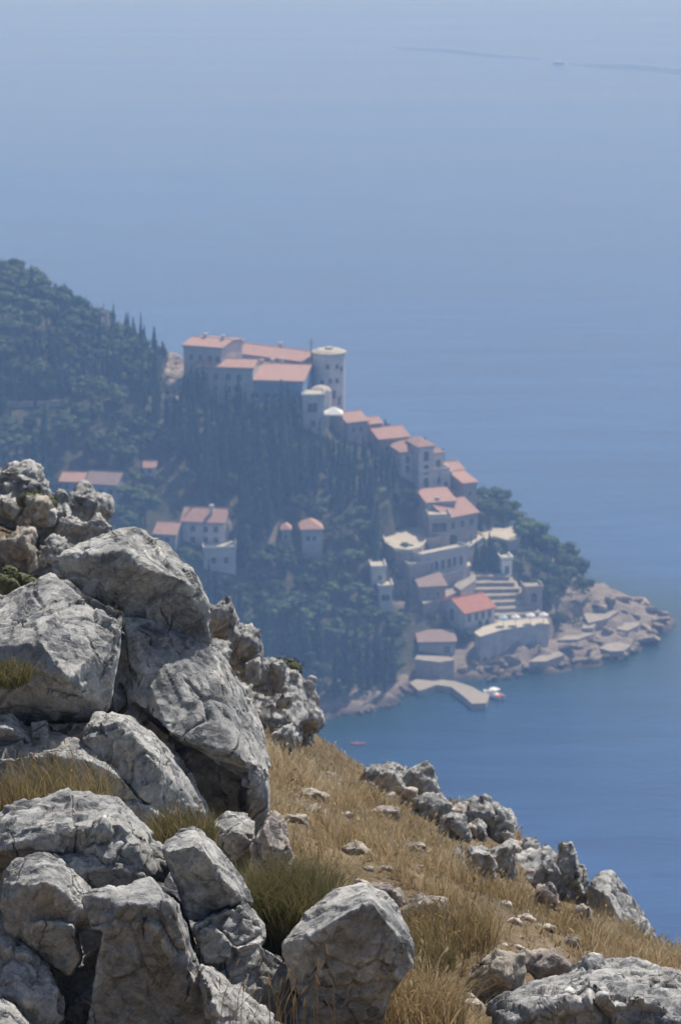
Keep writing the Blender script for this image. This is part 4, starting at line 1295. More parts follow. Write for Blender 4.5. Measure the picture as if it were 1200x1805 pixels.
r_ = ramp(n, [(0.45, (0, 0, 0)), (0.6, (1, 1, 1))]); l.new(nz.outputs[0], r_.inputs[0]); l.new(r_.outputs[0], bs.inputs['Alpha'])
bs.inputs['Base Color'].default_value = (0.75, 0.78, 0.8, 1); bs.inputs['Roughness'].default_value = 0.8
M['foam'] = m
fv = []; fq = []
for k in range(9):
    t = k / 8; fv += [(b_[0] + 5 + t * 16, b_[1] - 0.6 - t * 2.2 - t * 3, 0.012), (b_[0] + 5 + t * 16, b_[1] + 0.6 + t * 2.2 - t * 3, 0.012)]
    if k: fq.append([2 * k - 2, 2 * k, 2 * k + 1, 2 * k - 1])
tag(obj('foam', mesh_np('foam', fv, fq, M['foam'])), 'short white foam trail right behind the far boat', None, None, 'stuff')
m = M['sea'].copy(); m.name = 'smoothed_wake_water'
nb = m.node_tree.nodes['Principled BSDF']
for lk in list(nb.inputs['Roughness'].links): m.node_tree.links.remove(lk)
nb.inputs['Roughness'].default_value = 0.30
for lk in list(nb.inputs['Base Color'].links): m.node_tree.links.remove(lk)
nb.inputs['Base Color'].default_value = (0.012, 0.055, 0.16, 1)
M['wake'] = m
def strip(name, label, path, half, mt):
    fv = []; fq = []
    P = [onz(px, py, 0.0) for px, py in path]
    for k, p in enumerate(P):
        w = half * (0.35 + 0.65 * math.sin(math.pi * (k + 0.6) / len(P)))
        fv += [(p[0], p[1] - w, 0.006), (p[0], p[1] + w, 0.006)]
        if k: fq.append([2 * k - 2, 2 * k, 2 * k + 1, 2 * k - 1])
    tag(obj(name, mesh_np(name, fv, fq, M[mt])), label, None, None, 'stuff')
strip('wake', 'long smooth dark wake streak behind the far boat', [(1000 + 27 * k, 112 + 0.07 * 27 * k + 1.2 * math.sin(k)) for k in range(14)], 26, 'wake')
strip('wake', 'faint older wake streak left of the far boat', [(690 + 29 * k, 82 + 2.6 * k + math.sin(k * 1.3)) for k in range(10)], 17, 'wake')
# red kayak in the cove
b_ = onz(630, 1312, 0)
root = empty('kayak', (b_[0], b_[1], 0.0), R(85)); tag(root, 'tiny red kayak floating in the cove', 'kayak')
v, q = [], []
nk = 11
for k in range(nk):
    t = k / (nk - 1); w = 0.36 * math.sin(math.pi * (0.04 + 0.92 * t)) ** 0.8; z = 0.05 + 0.18 * (2 * t - 1) ** 2
    for a in range(8):
        an = 2 * math.pi * a / 8; v.append((w * math.cos(an), (t - 0.5) * 3.6, z + 0.18 * math.sin(an) + 0.08))
for k in range(nk - 1):
    for a in range(8):
        q.append([k * 8 + a, k * 8 + (a + 1) % 8, k * 8 + 8 + (a + 1) % 8, k * 8 + 8 + a])
q.append(list(range(8))[::-1]); q.append([8 * (nk - 1) + a for a in range(8)])
obj('hull', mesh_np('hull', v, q, M['red_paint'], True), root)
MB().cone(0.25, 0.22, 0.27, 0.36, 12).build('cockpit', M['metal'], root)
mb = MB(); mb.bar((-1.0, 0.2, 0.5), (1.0, 0.2, 0.6), 0.025); mb.box(-1.25, -0.95, 0.12, 0.28, 0.48, 0.52); mb.box(0.95, 1.25, 0.12, 0.28, 0.58, 0.62); mb.build('paddle', M['metal'], root)

# ------------------------------------------------------------------ the near hillside
hp = [(-60, 1860, 11.0), (150, 1860, 11.3), (400, 1860, 11.8), (600, 1850, 12.2), (800, 1830, 12.8), (1000, 1860, 12.4), (1260, 1860, 12.6),
      (-60, 1500, 14.5), (0, 1430, 15.2), (120, 1430, 15.2), (300, 1480, 15.0), (470, 1540, 15.0), (560, 1620, 14.6), (690, 1760, 13.8), (800, 1760, 14.6), (900, 1770, 14.8),
      (-60, 1290, 17.5), (150, 1300, 17.0), (420, 1480, 16.8), (520, 1500, 17.8), (700, 1600, 17.5), (850, 1690, 17.0), (1050, 1720, 17.5), (1230, 1745, 17.5),
      (500, 1410, 22), (620, 1480, 21), (780, 1560, 21), (930, 1630, 20.5), (1080, 1680, 20.5), (1240, 1715, 20.5),
      (480, 1340, 29), (560, 1375, 28), (680, 1430, 27), (800, 1500, 26), (900, 1560, 25), (1000, 1620, 24), (1100, 1670, 23.4), (1220, 1707, 22.6),
      (490, 1300, 35), (555, 1318, 34.5), (640, 1365, 33), (720, 1395, 32), (800, 1420, 31), (880, 1455, 30), (960, 1530, 28.5), (1030, 1600, 26.8), (1160, 1685, 24.6), (1260, 1730, 23.8),
      (400, 1250, 30), (450, 1270, 31), (380, 1150, 29), (420, 1170, 31), (480, 1230, 33), (330, 1090, 30),
      (-60, 1080, 23), (60, 1060, 24), (200, 1020, 27), (0, 960, 28), (120, 950, 30), (190, 915, 33), (100, 880, 34), (30, 850, 34.5), (-60, 830, 35)]
hc = [tuple(at(*p) - np.array([0, 0, 0.75 if p[0] < 475 and p[2] > 20 else (0.45 if p[0] < 475 or p[1] > 1740 else 0.0)])) for p in hp]
# beyond the brow the slope falls away steeply; behind the camera it levels out
for px, py, Y in ((-60, 830, 35), (100, 880, 34), (190, 915, 33), (420, 1170, 31), (490, 1300, 35), (640, 1365, 33), (800, 1420, 31), (960, 1530, 28.5), (1160, 1685, 24.6)):
    p = at(px, py, Y); hc += [(p[0] * 1.3 + 1, p[1] + 7, p[2] - 6.5), (p[0] * 1.5 + 3, p[1] + 25, p[2] - 28)]
hc += [(0, 0, 198.2), (-4, 2, 198.6), (4, 2, 197.2), (0, -20, 199.5), (-30, 0, 202), (25, 0, 192), (-30, 30, 196), (30, 20, 180), (-60, 60, 170), (0, 120, 112), (60, 100, 108), (-90, 130, 120),
       (0, 230, -3), (120, 200, -6), (-150, 230, 20), (90, -20, 150), (-90, -30, 212), (150, 60, 40), (160, -100, 90)]
HH = TPS(hc, 1e-7)
hx = axis(-7, 7.5, 0.11, -150, 160); hy = axis(9, 40, 0.13, -90, 235)
HX, HY = np.meshgrid(hx, hy)
HHZ = HH(HX, HY)
hpnt = np.stack([HX.ravel(), HY.ravel(), np.zeros(HX.size)], 1)
near = np.exp(-((np.maximum(0, np.abs(HX) - 8) / 6) ** 2 + (np.maximum(0, np.abs(HY - 24) - 17) / 8) ** 2))
HHZ = HHZ + near * (0.10 * fbm(hpnt * 0.9, 4, 21) + 0.03 * fbm(hpnt * 4.0, 3, 31)).reshape(HX.shape)
HHZ = np.minimum(HHZ, 226)
def hillz(x, y):
    x = np.asarray(x, float); y = np.asarray(y, float)
    i = np.clip(np.searchsorted(hx, x) - 1, 0, len(hx) - 2); j = np.clip(np.searchsorted(hy, y) - 1, 0, len(hy) - 2)
    u = (x - hx[i]) / (hx[i + 1] - hx[i]); v = (y - hy[j]) / (hy[j + 1] - hy[j])
    return HHZ[j, i] * (1 - u) * (1 - v) + HHZ[j, i + 1] * u * (1 - v) + HHZ[j + 1, i] * (1 - u) * v + HHZ[j + 1, i + 1] * u * v
ids = np.arange(HX.size).reshape(HX.shape)
hq = np.stack([ids[:-1, :-1].ravel(), ids[:-1, 1:].ravel(), ids[1:, 1:].ravel(), ids[1:, :-1].ravel()], 1)
m, n, l, b = mat('hillside_soil')
geo = n.new('ShaderNodeNewGeometry'); P = geo.outputs['Position']
a1 = noise_node(n, l, P, 1.3, 6, 0.65, 0.4); a2 = noise_node(n, l, P, 14, 6, 0.7)
r1 = ramp(n, [(0.32, (0.12, 0.09, 0.045)), (0.5, (0.21, 0.15, 0.08)), (0.62, (0.28, 0.205, 0.12)), (0.78, (0.34, 0.28, 0.20))]); l.new(a1.outputs[0], r1.inputs[0])
r2_ = ramp(n, [(0.3, (0.45, 0.45, 0.45)), (0.65, (1.1, 1.1, 1.1))]); l.new(a2.outputs[0], r2_.inputs[0])
l.new(mixc(n, l, 0.8, r1.outputs[0], r2_.outputs[0], 'MULTIPLY'), b.inputs['Base Color'])
b.inputs['Roughness'].default_value = 0.95
bp = n.new('ShaderNodeBump'); bp.inputs['Strength'].default_value = 0.8; bp.inputs['Distance'].default_value = 0.05; l.new(a2.outputs[0], bp.inputs['Height']); l.new(bp.outputs[0], b.inputs['Normal'])
tag(obj('hillside', mesh_np('hillside', np.stack([HX.ravel(), HY.ravel(), HHZ.ravel()], 1), hq, m, True)), 'steep dry grassy hillside falling to the sea', None, None, 'structure')

def hill_hit(px, py):
    d = ray(px, py)
    Ys = np.arange(10.5, 45.0, 0.05)
    t = Ys / d[1]
    hit = CAM_H + d[2] * t < hillz(d[0] * t, Ys)
    return float(Ys[np.argmax(hit)]) if hit.any() else None
# ------------------------------------------------------------------ limestone boulders in front
NROCK = [0]
ROCKS = []
def boulder(name, label, Y, pieces, vox=0.012, mt='rock', back=0.35, amp=1.0, block=1.0, sink=0.0, group=None, cat='rock', thick=None):
    """pieces: lists of photo points (px, py, depth offset); every piece is a convex block with a back side"""
    NROCK[0] += 1
    P3 = []
    for pc in pieces:
        pts = [at(px, py, Y + d) for px, py, d in pc]
        cen = np.mean(pts, 0)
        ext = np.ptp(np.array(pts), 0)
        th = thick if thick else back + 0.35 * max(ext[0], ext[2])
        bk = []
        for p in pts:
            q = cen + (p - cen) * 0.78
            q[1] = p[1] + th; q[2] -= th * 0.42
            bk.append(q)
        P3.append(pts + bk)
    allp = np.concatenate([np.array(p) for p in P3])
    o_ = np.array([allp[:, 0].mean(), allp[:, 1].mean(), allp[:, 2].min()])
    size = max(np.ptp(allp[:, 0]), np.ptp(allp[:, 2]))
    me = remesh(hull_mesh([[tuple(p - o_) for p in pc] for pc in P3]), vox)
    weather(me, size, 1000 + NROCK[0] * 13, amp, block)
    me.name = name
    me.materials.append(M[mt])
    o = obj(name, me, None, (o_[0], o_[1], o_[2] - sink))
    tag(o, label, cat, group)
    return o
def lump(name, label, Y, l_, r_, t_, b_, lean=0.0, mt='rock', seed=0, vox=0.03, n=8, **kw):
    """a simpler block from its photo extent: a ragged faceted outline with a sunlit top and a shaded front"""
    rr = np.random.default_rng(2000 + seed)
    cx = (l_ + r_) / 2; hw = (r_ - l_) / 2; hh = b_ - t_
    g = hill_hit(cx, b_ - 0.08 * hh)
    if g is not None and abs(g - Y) < 0.35 * Y:
        Y = g
    pts = []
    w_m = (r_ - l_) / F * Y
    ROCKS.append((l_, r_, t_, b_, Y))
    for k in range(n):
        a = math.pi * k / (n - 1)
        ra = rr.uniform(0.66, 1.15)
        pts.append((cx - hw * math.cos(a) * ra + lean * math.sin(a) * hw, b_ - hh * (math.sin(a) ** 0.7) * ra, 0.35 * w_m * math.sin(a)))
    for k in range(5):
        u = rr.uniform(-0.75, 0.75)
        pts.append((cx + hw * u + lean * 0.5 * hw, t_ + hh * rr.uniform(0.25, 0.5), -rr.uniform(0.0, 0.25) * w_m))
    for k in range(4):
        pts.append((cx + hw * (-0.9 + 0.6 * k), b_ + 0.12 * hh, rr.uniform(-0.1, 0.1) * w_m))
    if name == 'field_stone' and hh < 48:
        kw['sink'] = 0.30 * hh / F * Y
    return boulder(name, label, Y, [pts], vox, mt, back=0.25 * w_m, **kw)

boulder('boulder', 'angular block with sunlit top and dark left face crowning the tallest rock pile', 17.0,
        [[(100, 985, .15), (150, 953, .40), (200, 934, .60), (238, 929, .65), (295, 965, .60), (338, 1003, .45), (222, 972, .02), (248, 1000, -.06), (325, 1022, -.02), (362, 1062, .12), (374, 1132, .15), (218, 1062, .10), (182, 1058, .15), (112, 1004, .15), (150, 1042, .12)],
         [(228, 1010, .06), (330, 1020, .04), (362, 1060, .12), (376, 1138, .15), (300, 1150, .14), (222, 1100, .12), (232, 1050, .06)]], block=0.6)
boulder('boulder', 'huge smooth sloping slab below the crowning block with a shaded hollow low down', 16.8,
        [[(218, 1088, .16), (270, 1092, .25), (345, 1120, .40), (380, 1145, .42), (426, 1212, .45), (462, 1292, .38), (477, 1350, .25), (300, 1296, -.40), (236, 1236, -.16), (226, 1160, .02), (424, 1335, -.44), (462, 1380, -.14), (340, 1225, -.14)],
         [(300, 1300, .05), (424, 1335, -.02), (474, 1350, .12), (472, 1430, .16), (452, 1502, .22), (372, 1470, .22), (328, 1390, .12)],
         [(434, 1340, -.36), (470, 1352, -.14), (470, 1440, -.06), (448, 1500, .02), (436, 1440, -.16)]], block=0.4)
boulder('boulder', 'massive pale boulder at the left edge with a wide sunlit face over a dark underside', 16.2,
        [[(-70, 1075, .6), (30, 1030, .7), (92, 1010, .75), (140, 1048, .62), (192, 1088, .45), (216, 1112, .35), (206, 1172, .24), (192, 1245, .18), (120, 1195, -.14), (72, 1130, .02), (112, 1268, .14), (-70, 1150, .15), (-70, 1280, .35), (20, 1262, .26), (62, 1272, .22), (180, 1268, .22)]], block=0.45)
boulder('boulder', 'small wedge of rock jammed in the gap between the two largest boulders', 16.7,
        [[(194, 1210, .1), (212, 1200, .15), (222, 1235, .1), (205, 1262, .05), (190, 1262, .1), (200, 1230, -.03)]], vox=0.008)
boulder('boulder', 'tilted slab with a dark front end wedged under the huge smooth slab', 15.9,
        [[(166, 1256, .35), (228, 1260, .55), (300, 1318, .55), (342, 1380, .45), (370, 1448, .32), (218, 1284, .02), (140, 1304, .12), (148, 1322, .15), (204, 1332, .06), (292, 1446, .0), (250, 1404, -.06), (275, 1345, .0)]], block=0.55)
boulder('boulder', 'long low ledge running behind the dry grass tuft at the left edge', 15.7,
        [[(-40, 1310, .5), (70, 1282, .6), (150, 1308, .48), (208, 1358, .3), (292, 1448, .25), (215, 1372, .0), (150, 1340, .0), (60, 1330, .02), (162, 1420, .18), (-40, 1420, .15), (-40, 1345, .05)],
         [(195, 1362, .12), (216, 1375, .02), (290, 1452, .2), (228, 1448, .1), (180, 1400, .05)]], block=0.7)
boulder('boulder', 'small ragged stones at the left edge beneath the massive pale boulder', 15.9,
        [[(-30, 1262, .3), (20, 1258, .3), (50, 1290, .2), (62, 1310, .15), (-30, 1320, .15), (10, 1285, .0)], [(55, 1275, .2), (80, 1268, .22), (88, 1300, .12), (60, 1305, .1)]], vox=0.010)
boulder('boulder', 'wide humped boulder with a wavy sunlit rim in the left foreground', 13.6,
        [[(-40, 1445, .3), (60, 1416, .42), (128, 1397, .5), (192, 1408, .45), (215, 1452, .06), (150, 1462, -.03), (92, 1475, .0), (86, 1528, .12), (-40, 1545, .2), (0, 1498, .06), (200, 1530, .2), (100, 1550, .16)],
         [(150, 1402, .45), (195, 1408, .42), (250, 1460, .32), (293, 1520, .22), (284, 1548, .08), (214, 1452, .04), (205, 1490, .0), (262, 1545, .02), (200, 1430, .25)]], block=0.7)
boulder('boulder', 'shaded block tucked under the wide humped boulder', 13.5, [[(95, 1512, .15), (150, 1498, .1), (210, 1488, .12), (262, 1545, .1), (268, 1572, .12), (240, 1585, .06), (110, 1590, .08), (100, 1540, .0), (190, 1530, .0)]])
boulder('boulder', 'knobbly pale boulder with a bright flat top at the lower left', 12.8,
        [[(2, 1552, .12), (26, 1512, .32), (80, 1496, .42), (122, 1530, .34), (154, 1570, .24), (164, 1618, .1), (84, 1556, -.02), (58, 1560, -.02), (128, 1640, .08), (75, 1640, .06), (16, 1640, .08), (5, 1590, .04)],
         [(20, 1630, .08), (70, 1625, -.02), (128, 1632, .0), (138, 1690, .06), (122, 1716, .1), (60, 1682, .1)]], block=0.7)
boulder('boulder', 'big dark fronted block with a narrow sunlit right edge in the foreground', 12.7,
        [[(205, 1570, .25), (265, 1546, .4), (306, 1585, .34), (288, 1596, .02), (212, 1596, .02), (342, 1690, .24), (368, 1760, .18), (402, 1870, .1), (308, 1730, .04), (345, 1870, .12), (180, 1655, .06), (145, 1870, .16), (200, 1700, .06)],
         [(150, 1578, .22), (195, 1566, .25), (220, 1590, .1), (200, 1640, .04), (160, 1640, .1)]], block=0.5)
boulder('boulder', 'dark slanted block with a dappled face right of the big dark fronted one', 13.2,
        [[(281, 1495, .18), (318, 1460, .36), (340, 1456, .4), (378, 1488, .36), (426, 1560, .28), (442, 1592, .2), (296, 1502, .0), (345, 1488, .02), (402, 1560, .08), (420, 1588, .12), (340, 1628, .18), (326, 1572, .08)]], block=0.6)
boulder('boulder', 'cracked grey block beneath the dark slanted one beside the green tuft', 13.1,
        [[(338, 1630, .1), (425, 1588, .2), (446, 1602, .22), (468, 1632, .2), (470, 1662, .14), (425, 1672, .0), (365, 1690, .02), (345, 1720, .1)],
         [(370, 1692, .1), (462, 1664, .1), (500, 1690, .16), (522, 1745, .16), (500, 1860, .12), (400, 1860, .02), (360, 1760, .05), (430, 1740, -.04)]])
boulder('boulder', 'sunlit sloping slab at the bottom edge left of centre', 12.3,
        [[(342, 1692, .3), (400, 1730, .38), (492, 1812, .4), (530, 1870, .35), (382, 1800, .0), (368, 1742, .06), (430, 1880, .0), (390, 1880, .0)]])
boulder('boulder', 'bold single boulder with white sunlit top and dark bluish front near the bottom centre', 13.0,
        [[(496, 1666, .12), (545, 1598, .42), (590, 1568, .58), (642, 1559, .66), (690, 1588, .55), (716, 1625, .40), (733, 1665, .26), (728, 1705, .18), (560, 1645, .02), (620, 1606, .0), (655, 1590, .03), (690, 1632, .04), (515, 1690, .08), (640, 1730, .06), (560, 1740, .10), (700, 1720, .12), (512, 1745, .16), (690, 1748, .18)],
         [(520, 1735, .1), (690, 1735, .12), (672, 1780, .2), (655, 1840, .28), (540, 1850, .2), (530, 1790, .16), (600, 1770, .10)]], block=0.5)
boulder('boulder', 'dark chinks of rock filling the gap left of the bold single boulder', 13.1, [[(500, 1750, .2), (560, 1735, .2), (600, 1800, .1), (580, 1880, .1), (490, 1880, .15), (530, 1800, .05)]])
boulder('boulder', 'pinkish pointed rock standing in the dry grass right of the huge slab', 15.2,
        [[(481, 1429, .22), (496, 1450, .18), (516, 1508, .12), (508, 1540, .1), (448, 1545, .1), (444, 1495, .14), (474, 1490, -.04), (462, 1460, .06)]], mt='rock_pink', vox=0.010)
boulder('boulder', 'low rounded rock at the foot of the huge slab in front of the hollow', 15.6, [[(372, 1452, .2), (398, 1432, .25), (440, 1442, .2), (452, 1490, .12), (400, 1520, .1), (365, 1490, .1), (410, 1465, .0)]], vox=0.010)
boulder('boulder', 'dark shadowed rock filling the lower left corner', 12.6,
        [[(-40, 1655, .2), (40, 1672, .2), (78, 1705, .14), (104, 1770, .12), (110, 1870, .12), (-40, 1870, .1), (50, 1760, .0), (-40, 1740, .05)]])
boulder('boulder', 'thin sunlit sliver of rock in the bottom left corner', 12.0, [[(-40, 1745, .25), (10, 1775, .25), (60, 1830, .25), (80, 1880, .2), (-40, 1880, .0), (20, 1840, .0)]])
boulder('boulder', 'loose angular rock deep in shade between the lower left boulders', 13.0, [[(118, 1700, .2), (190, 1660, .2), (230, 1760, .15), (200, 1870, .1), (100, 1870, .1), (110, 1780, .05), (160, 1760, .0)]])
boulder('ledge', 'broad jagged grey ledge with sunlit ridges in the bottom right corner', 13.2,
        [[(872, 1782, .2), (935, 1752, .38), (1012, 1722, .55), (1066, 1696, .68), (1112, 1706, .66), (1160, 1716, .62), (1250, 1736, .6), (1250, 1880, .05), (880, 1880, .1), (980, 1772, .06), (1060, 1760, .0), (1150, 1762, .02), (900, 1800, .05)],
         [(1010, 1722, .5), (1068, 1694, .66), (1100, 1712, .5), (1060, 1745, .1), (1000, 1755, .1)],
         [(1090, 1752, .15), (1180, 1738, .3), (1215, 1760, .2), (1190, 1810, -.06), (1080, 1830, -.06), (1070, 1780, .02)]], block=1.3)
boulder('boulder', 'small pale pinkish rock at the right edge behind the jagged ledge', 17.5, [[(1100, 1725, .2), (1130, 1708, .3), (1190, 1712, .3), (1240, 1730, .3), (1240, 1770, .1), (1110, 1760, .1), (1160, 1738, .0)]], mt='rock_pink')

boulder('outcrop_rock', 'dark pointed crag with pale tip standing against the sea', 25.0,
        [[(1036, 1560, .1), (1060, 1536, .3), (1076, 1533, .35), (1100, 1560, .45), (1130, 1605, .5), (1160, 1655, .5), (1172, 1690, .4), (1040, 1640, .0), (1070, 1580, -.2), (1120, 1680, -.2), (1050, 1690, -.1)]], vox=0.02)
# bedrock that shows between the boulders
boulder('bedrock', 'shadowed bedrock showing in the gaps of the tallest rock pile', 18.2,
        [[(80, 1040, .2), (180, 1000, .3), (330, 1050, .3), (400, 1200, .3), (455, 1350, .2), (450, 1520, .1), (300, 1480, -.2), (150, 1330, -.3), (0, 1330, -.2), (-60, 1200, .1), (-60, 1100, .3)]], vox=0.03)
boulder('bedrock', 'dark bedrock deep between the front left boulders', 14.3,
        [[(-60, 1470, .2), (120, 1450, .3), (290, 1520, .2), (430, 1620, .1), (520, 1730, .0), (520, 1900, -.5), (200, 1900, -.7), (-60, 1900, -.8), (150, 1650, -.3)]], vox=0.03)
boulder('bedrock', 'craggy bedrock mass carrying the upper left crags', 33.0,
        [[(-60, 838, .5), (20, 832, .6), (60, 835, .5), (95, 880, .3), (100, 1000, -.6), (-60, 1040, -1.2), (20, 940, -.5)],
         [(70, 880, .5), (130, 872, .6), (180, 875, .5), (198, 920, .3), (200, 965, .0), (110, 1040, -1.0), (60, 1000, -.6), (120, 930, -.2)]], vox=0.03, block=1.6, amp=2.0)
boulder('bedrock', 'craggy bedrock mass of the brow right of the huge slab', 30.5,
        [[(350, 1075, .3), (400, 1075, .4), (440, 1125, .4), (470, 1230, .0), (440, 1300, -.5), (350, 1200, -.3), (400, 1180, -.2)],
         [(430, 1140, .4), (480, 1165, .5), (530, 1215, .6), (550, 1270, .4), (530, 1300, .1), (470, 1325, -.4), (430, 1250, -.2), (480, 1240, -.1)]], vox=0.026, block=1.6, amp=2.0)
def brow_mass(label, pcs, Y, **kw):
    boulder('outcrop', label, Y, pcs, vox=0.024, block=1.5, amp=1.8, **kw)
brow_mass('long low outcrop of pale rock on the brow left of the domed rock', [[(625, 1372, .4), (660, 1352, .6), (715, 1350, .6), (740, 1375, .5), (740, 1410, .1), (640, 1405, .0), (690, 1380, .0)],
           [(700, 1375, .5), (740, 1352, .7), (768, 1380, .6), (790, 1430, .3), (760, 1455, -.1), (710, 1420, .0)]], 32.0)
brow_mass('ragged outcrop stepping down the brow in the middle of the slope', [[(790, 1425, .5), (830, 1408, .8), (880, 1412, .8), (905, 1445, .6), (905, 1490, .2), (800, 1480, -.1), (850, 1450, .0)],
           [(815, 1490, .1), (860, 1470, .4), (910, 1490, .4), (930, 1545, .0), (840, 1560, -.4), (870, 1520, -.3)]], 29.2)
brow_mass('broken outcrop above the dark pointed crag', [[(905, 1500, .4), (950, 1495, .5), (990, 1515, .5), (1025, 1570, .3), (1035, 1610, .0), (960, 1600, -.4), (910, 1560, -.3), (970, 1550, -.1)]], 27.3)
# rocks of the blurred crags further back
for k, a in enumerate([
    (33, -20, 78, 812, 880, 'topmost dark crag with a pale crest at the left edge'), (33, 108, 192, 856, 922, 'square crag jutting out at the right end of the upper left crags'),
    (30, -30, 62, 858, 935, 'dark hollow crag at the left edge below the topmost one'), (31.5, 60, 135, 878, 945, 'pale knobbly crag in the middle of the upper left crags'),
    (31, 95, 160, 905, 975, 'layered crag of thin pale ledges right of the knobbly one'), (31, 148, 200, 905, 965, 'dark narrow crag next to the crowning block'),
    (28, -30, 70, 930, 1010, 'brownish crag half overgrown at the left edge'), (28, 50, 135, 945, 1030, 'dark crag in shadow just behind the massive pale boulder'),
    (25, -40, 50, 1005, 1070, 'rounded mossy stone at the left edge above the massive pale boulder'), (32, 20, 90, 835, 900, 'pale slanting crag just under the topmost dark one')]):
    lump('crag_rock', a[5], a[0], a[1], a[2], a[3], a[4], 0.1, 'rock_brown' if k in (6, 8) else 'rock', k, 0.024, amp=1.6, block=2.3, sink=0)
for k, a in enumerate([
    (29, 362, 417, 1054, 1122, 'dark rounded rock peeping out right of the crowning block'), (29.5, 404, 464, 1104, 1172, 'pale crag with dark side on the brow right of the slab'),
    (29, 375, 425, 1130, 1215, 'shaded crag close behind the edge of the huge slab'), (30, 446, 505, 1150, 1215, 'round topped crag in the middle of the descending brow'),
    (28, 410, 470, 1190, 1265, 'jumbled dark crag low behind the huge slab'), (31, 480, 545, 1190, 1258, 'pale blocky crag above the two hollow boulders'),
    (31, 512, 573, 1203, 1282, 'smooth pale boulder overhanging the cove at the end of the brow'), (30, 496, 552, 1228, 1302, 'hollow faced boulder in front of the overhanging one'),
    (28.5, 445, 505, 1225, 1310, 'grey rock at the top of the dry grass slope beside the huge slab'), (27, 465, 520, 1275, 1330, 'low pale stone where the grass slope meets the brow'),
    (28, 430, 462, 1150, 1200, 'small dark rock squeezed between the brow crags')]):
    lump('brow_rock', a[5], a[0], a[1], a[2], a[3], a[4], 0.15, 'rock', 40 + k, 0.022, amp=1.4, block=1.9)
for k, a in enumerate([
    (31.5, 628, 722, 1345, 1400, 'flat pale rock on the brow of the grass slope', 'rock'), (31.5, 700, 772, 1346, 1408, 'domed grey rock next to the flat pale one on the brow', 'rock'),
    (30.5, 716, 792, 1398, 1450, 'dark broken rock below the domed grey one', 'rock'), (29, 770, 830, 1425, 1480, 'low pale rock left of the long brow outcrop', 'rock'),
    (30, 800, 880, 1403, 1468, 'overgrown pale rock at the top of the long brow outcrop', 'rock'), (30, 858, 912, 1410, 1488, 'steep pale rock against the sea at the long brow outcrop', 'rock'),
    (27.5, 815, 880, 1480, 1560, 'big pale tilted rock in the middle of the brow outcrop', 'rock'), (27.8, 858, 915, 1472, 1552, 'smooth dark sided rock right of the pale tilted one', 'rock'),
    (28.4, 905, 955, 1478, 1530, 'small pale rock on the brow between larger ones', 'rock'), (27.2, 918, 990, 1508, 1575, 'jumbled pale rock left of the dark cleft', 'rock'),
    (26.8, 958, 1030, 1492, 1596, 'tall rock with a dark vertical cleft on the brow', 'rock'), (25.5, 1005, 1045, 1588, 1628, 'small pale stone at the foot of the dark pointed crag', 'rock_pink'),
(27.3, 780, 830, 1490, 1545, 'small grey stone low in the grass left of the tilted rock', 'rock_brown'),
    (26, 940, 985, 1560, 1605, 'pinkish stone in the grass below the dark cleft', 'rock_pink')]):
    lump('outcrop_rock', a[5], a[0], a[1], a[2], a[3], a[4], 0.15, a[6], 80 + k, 0.022, amp=1.5, block=2.0)
for k, a in enumerate([
    (18.5, 488, 545, 1408, 1452, 'pinkish flat stone in the grass just right of the huge slab', 'rock_pink'), (27, 545, 600, 1342, 1378, 'grey stone high on the grass slope near the brow', 'rock_brown'),
    (24, 520, 580, 1375, 1410, 'low dusty stone in the upper grass slope', 'rock_brown'), (20.5, 600, 668, 1462, 1508, 'brownish half buried stone in the middle of the grass slope', 'rock_brown'),
    (23, 640, 700, 1405, 1440, 'pale row of small stones under the flat brow rock', 'rock_pink'), (17.2, 612, 705, 1528, 1585, 'ragged pinkish stone just above the bold single boulder', 'rock_pink'),
    (16.8, 690, 790, 1560, 1630, 'low pinkish ledge right above the bold single boulder', 'rock_pink'), (16.4, 770, 840, 1592, 1660, 'rounded brown stone with dry grass hanging over it', 'rock_brown'),
    (16, 815, 925, 1640, 1770, 'large dusty slab half hidden by grass left of the jagged ledge', 'rock_brown'), (16.8, 905, 1030, 1655, 1745, 'long dusty pink slab behind the jagged ledge', 'rock_pink'),
    (14.5, 755, 855, 1728, 1785, 'flat brown stone low in the grass left of the jagged ledge', 'rock_brown'), (13.8, 680, 800, 1775, 1840, 'bare pinkish stone at the bottom edge right of the bold boulder', 'rock_pink'),
    (22, 700, 745, 1470, 1500, 'small dusty stone in the centre of the grass slope', 'rock_brown'), (20, 1090, 1150, 1690, 1720, 'small pinkish stone at the end of the grass slope', 'rock_pink'),
    (14.2, 640, 690, 1760, 1840, 'pale lower stone peeping out right under the bold boulder', 'rock')]):
    lump('field_stone', a[5], a[0], a[1] - 6, a[2] + 6, a[3] + 0.25 * (a[4] - a[3]), a[4], 0.25 * (-1) ** k, a[6], 140 + k, 0.016, amp=1.1)

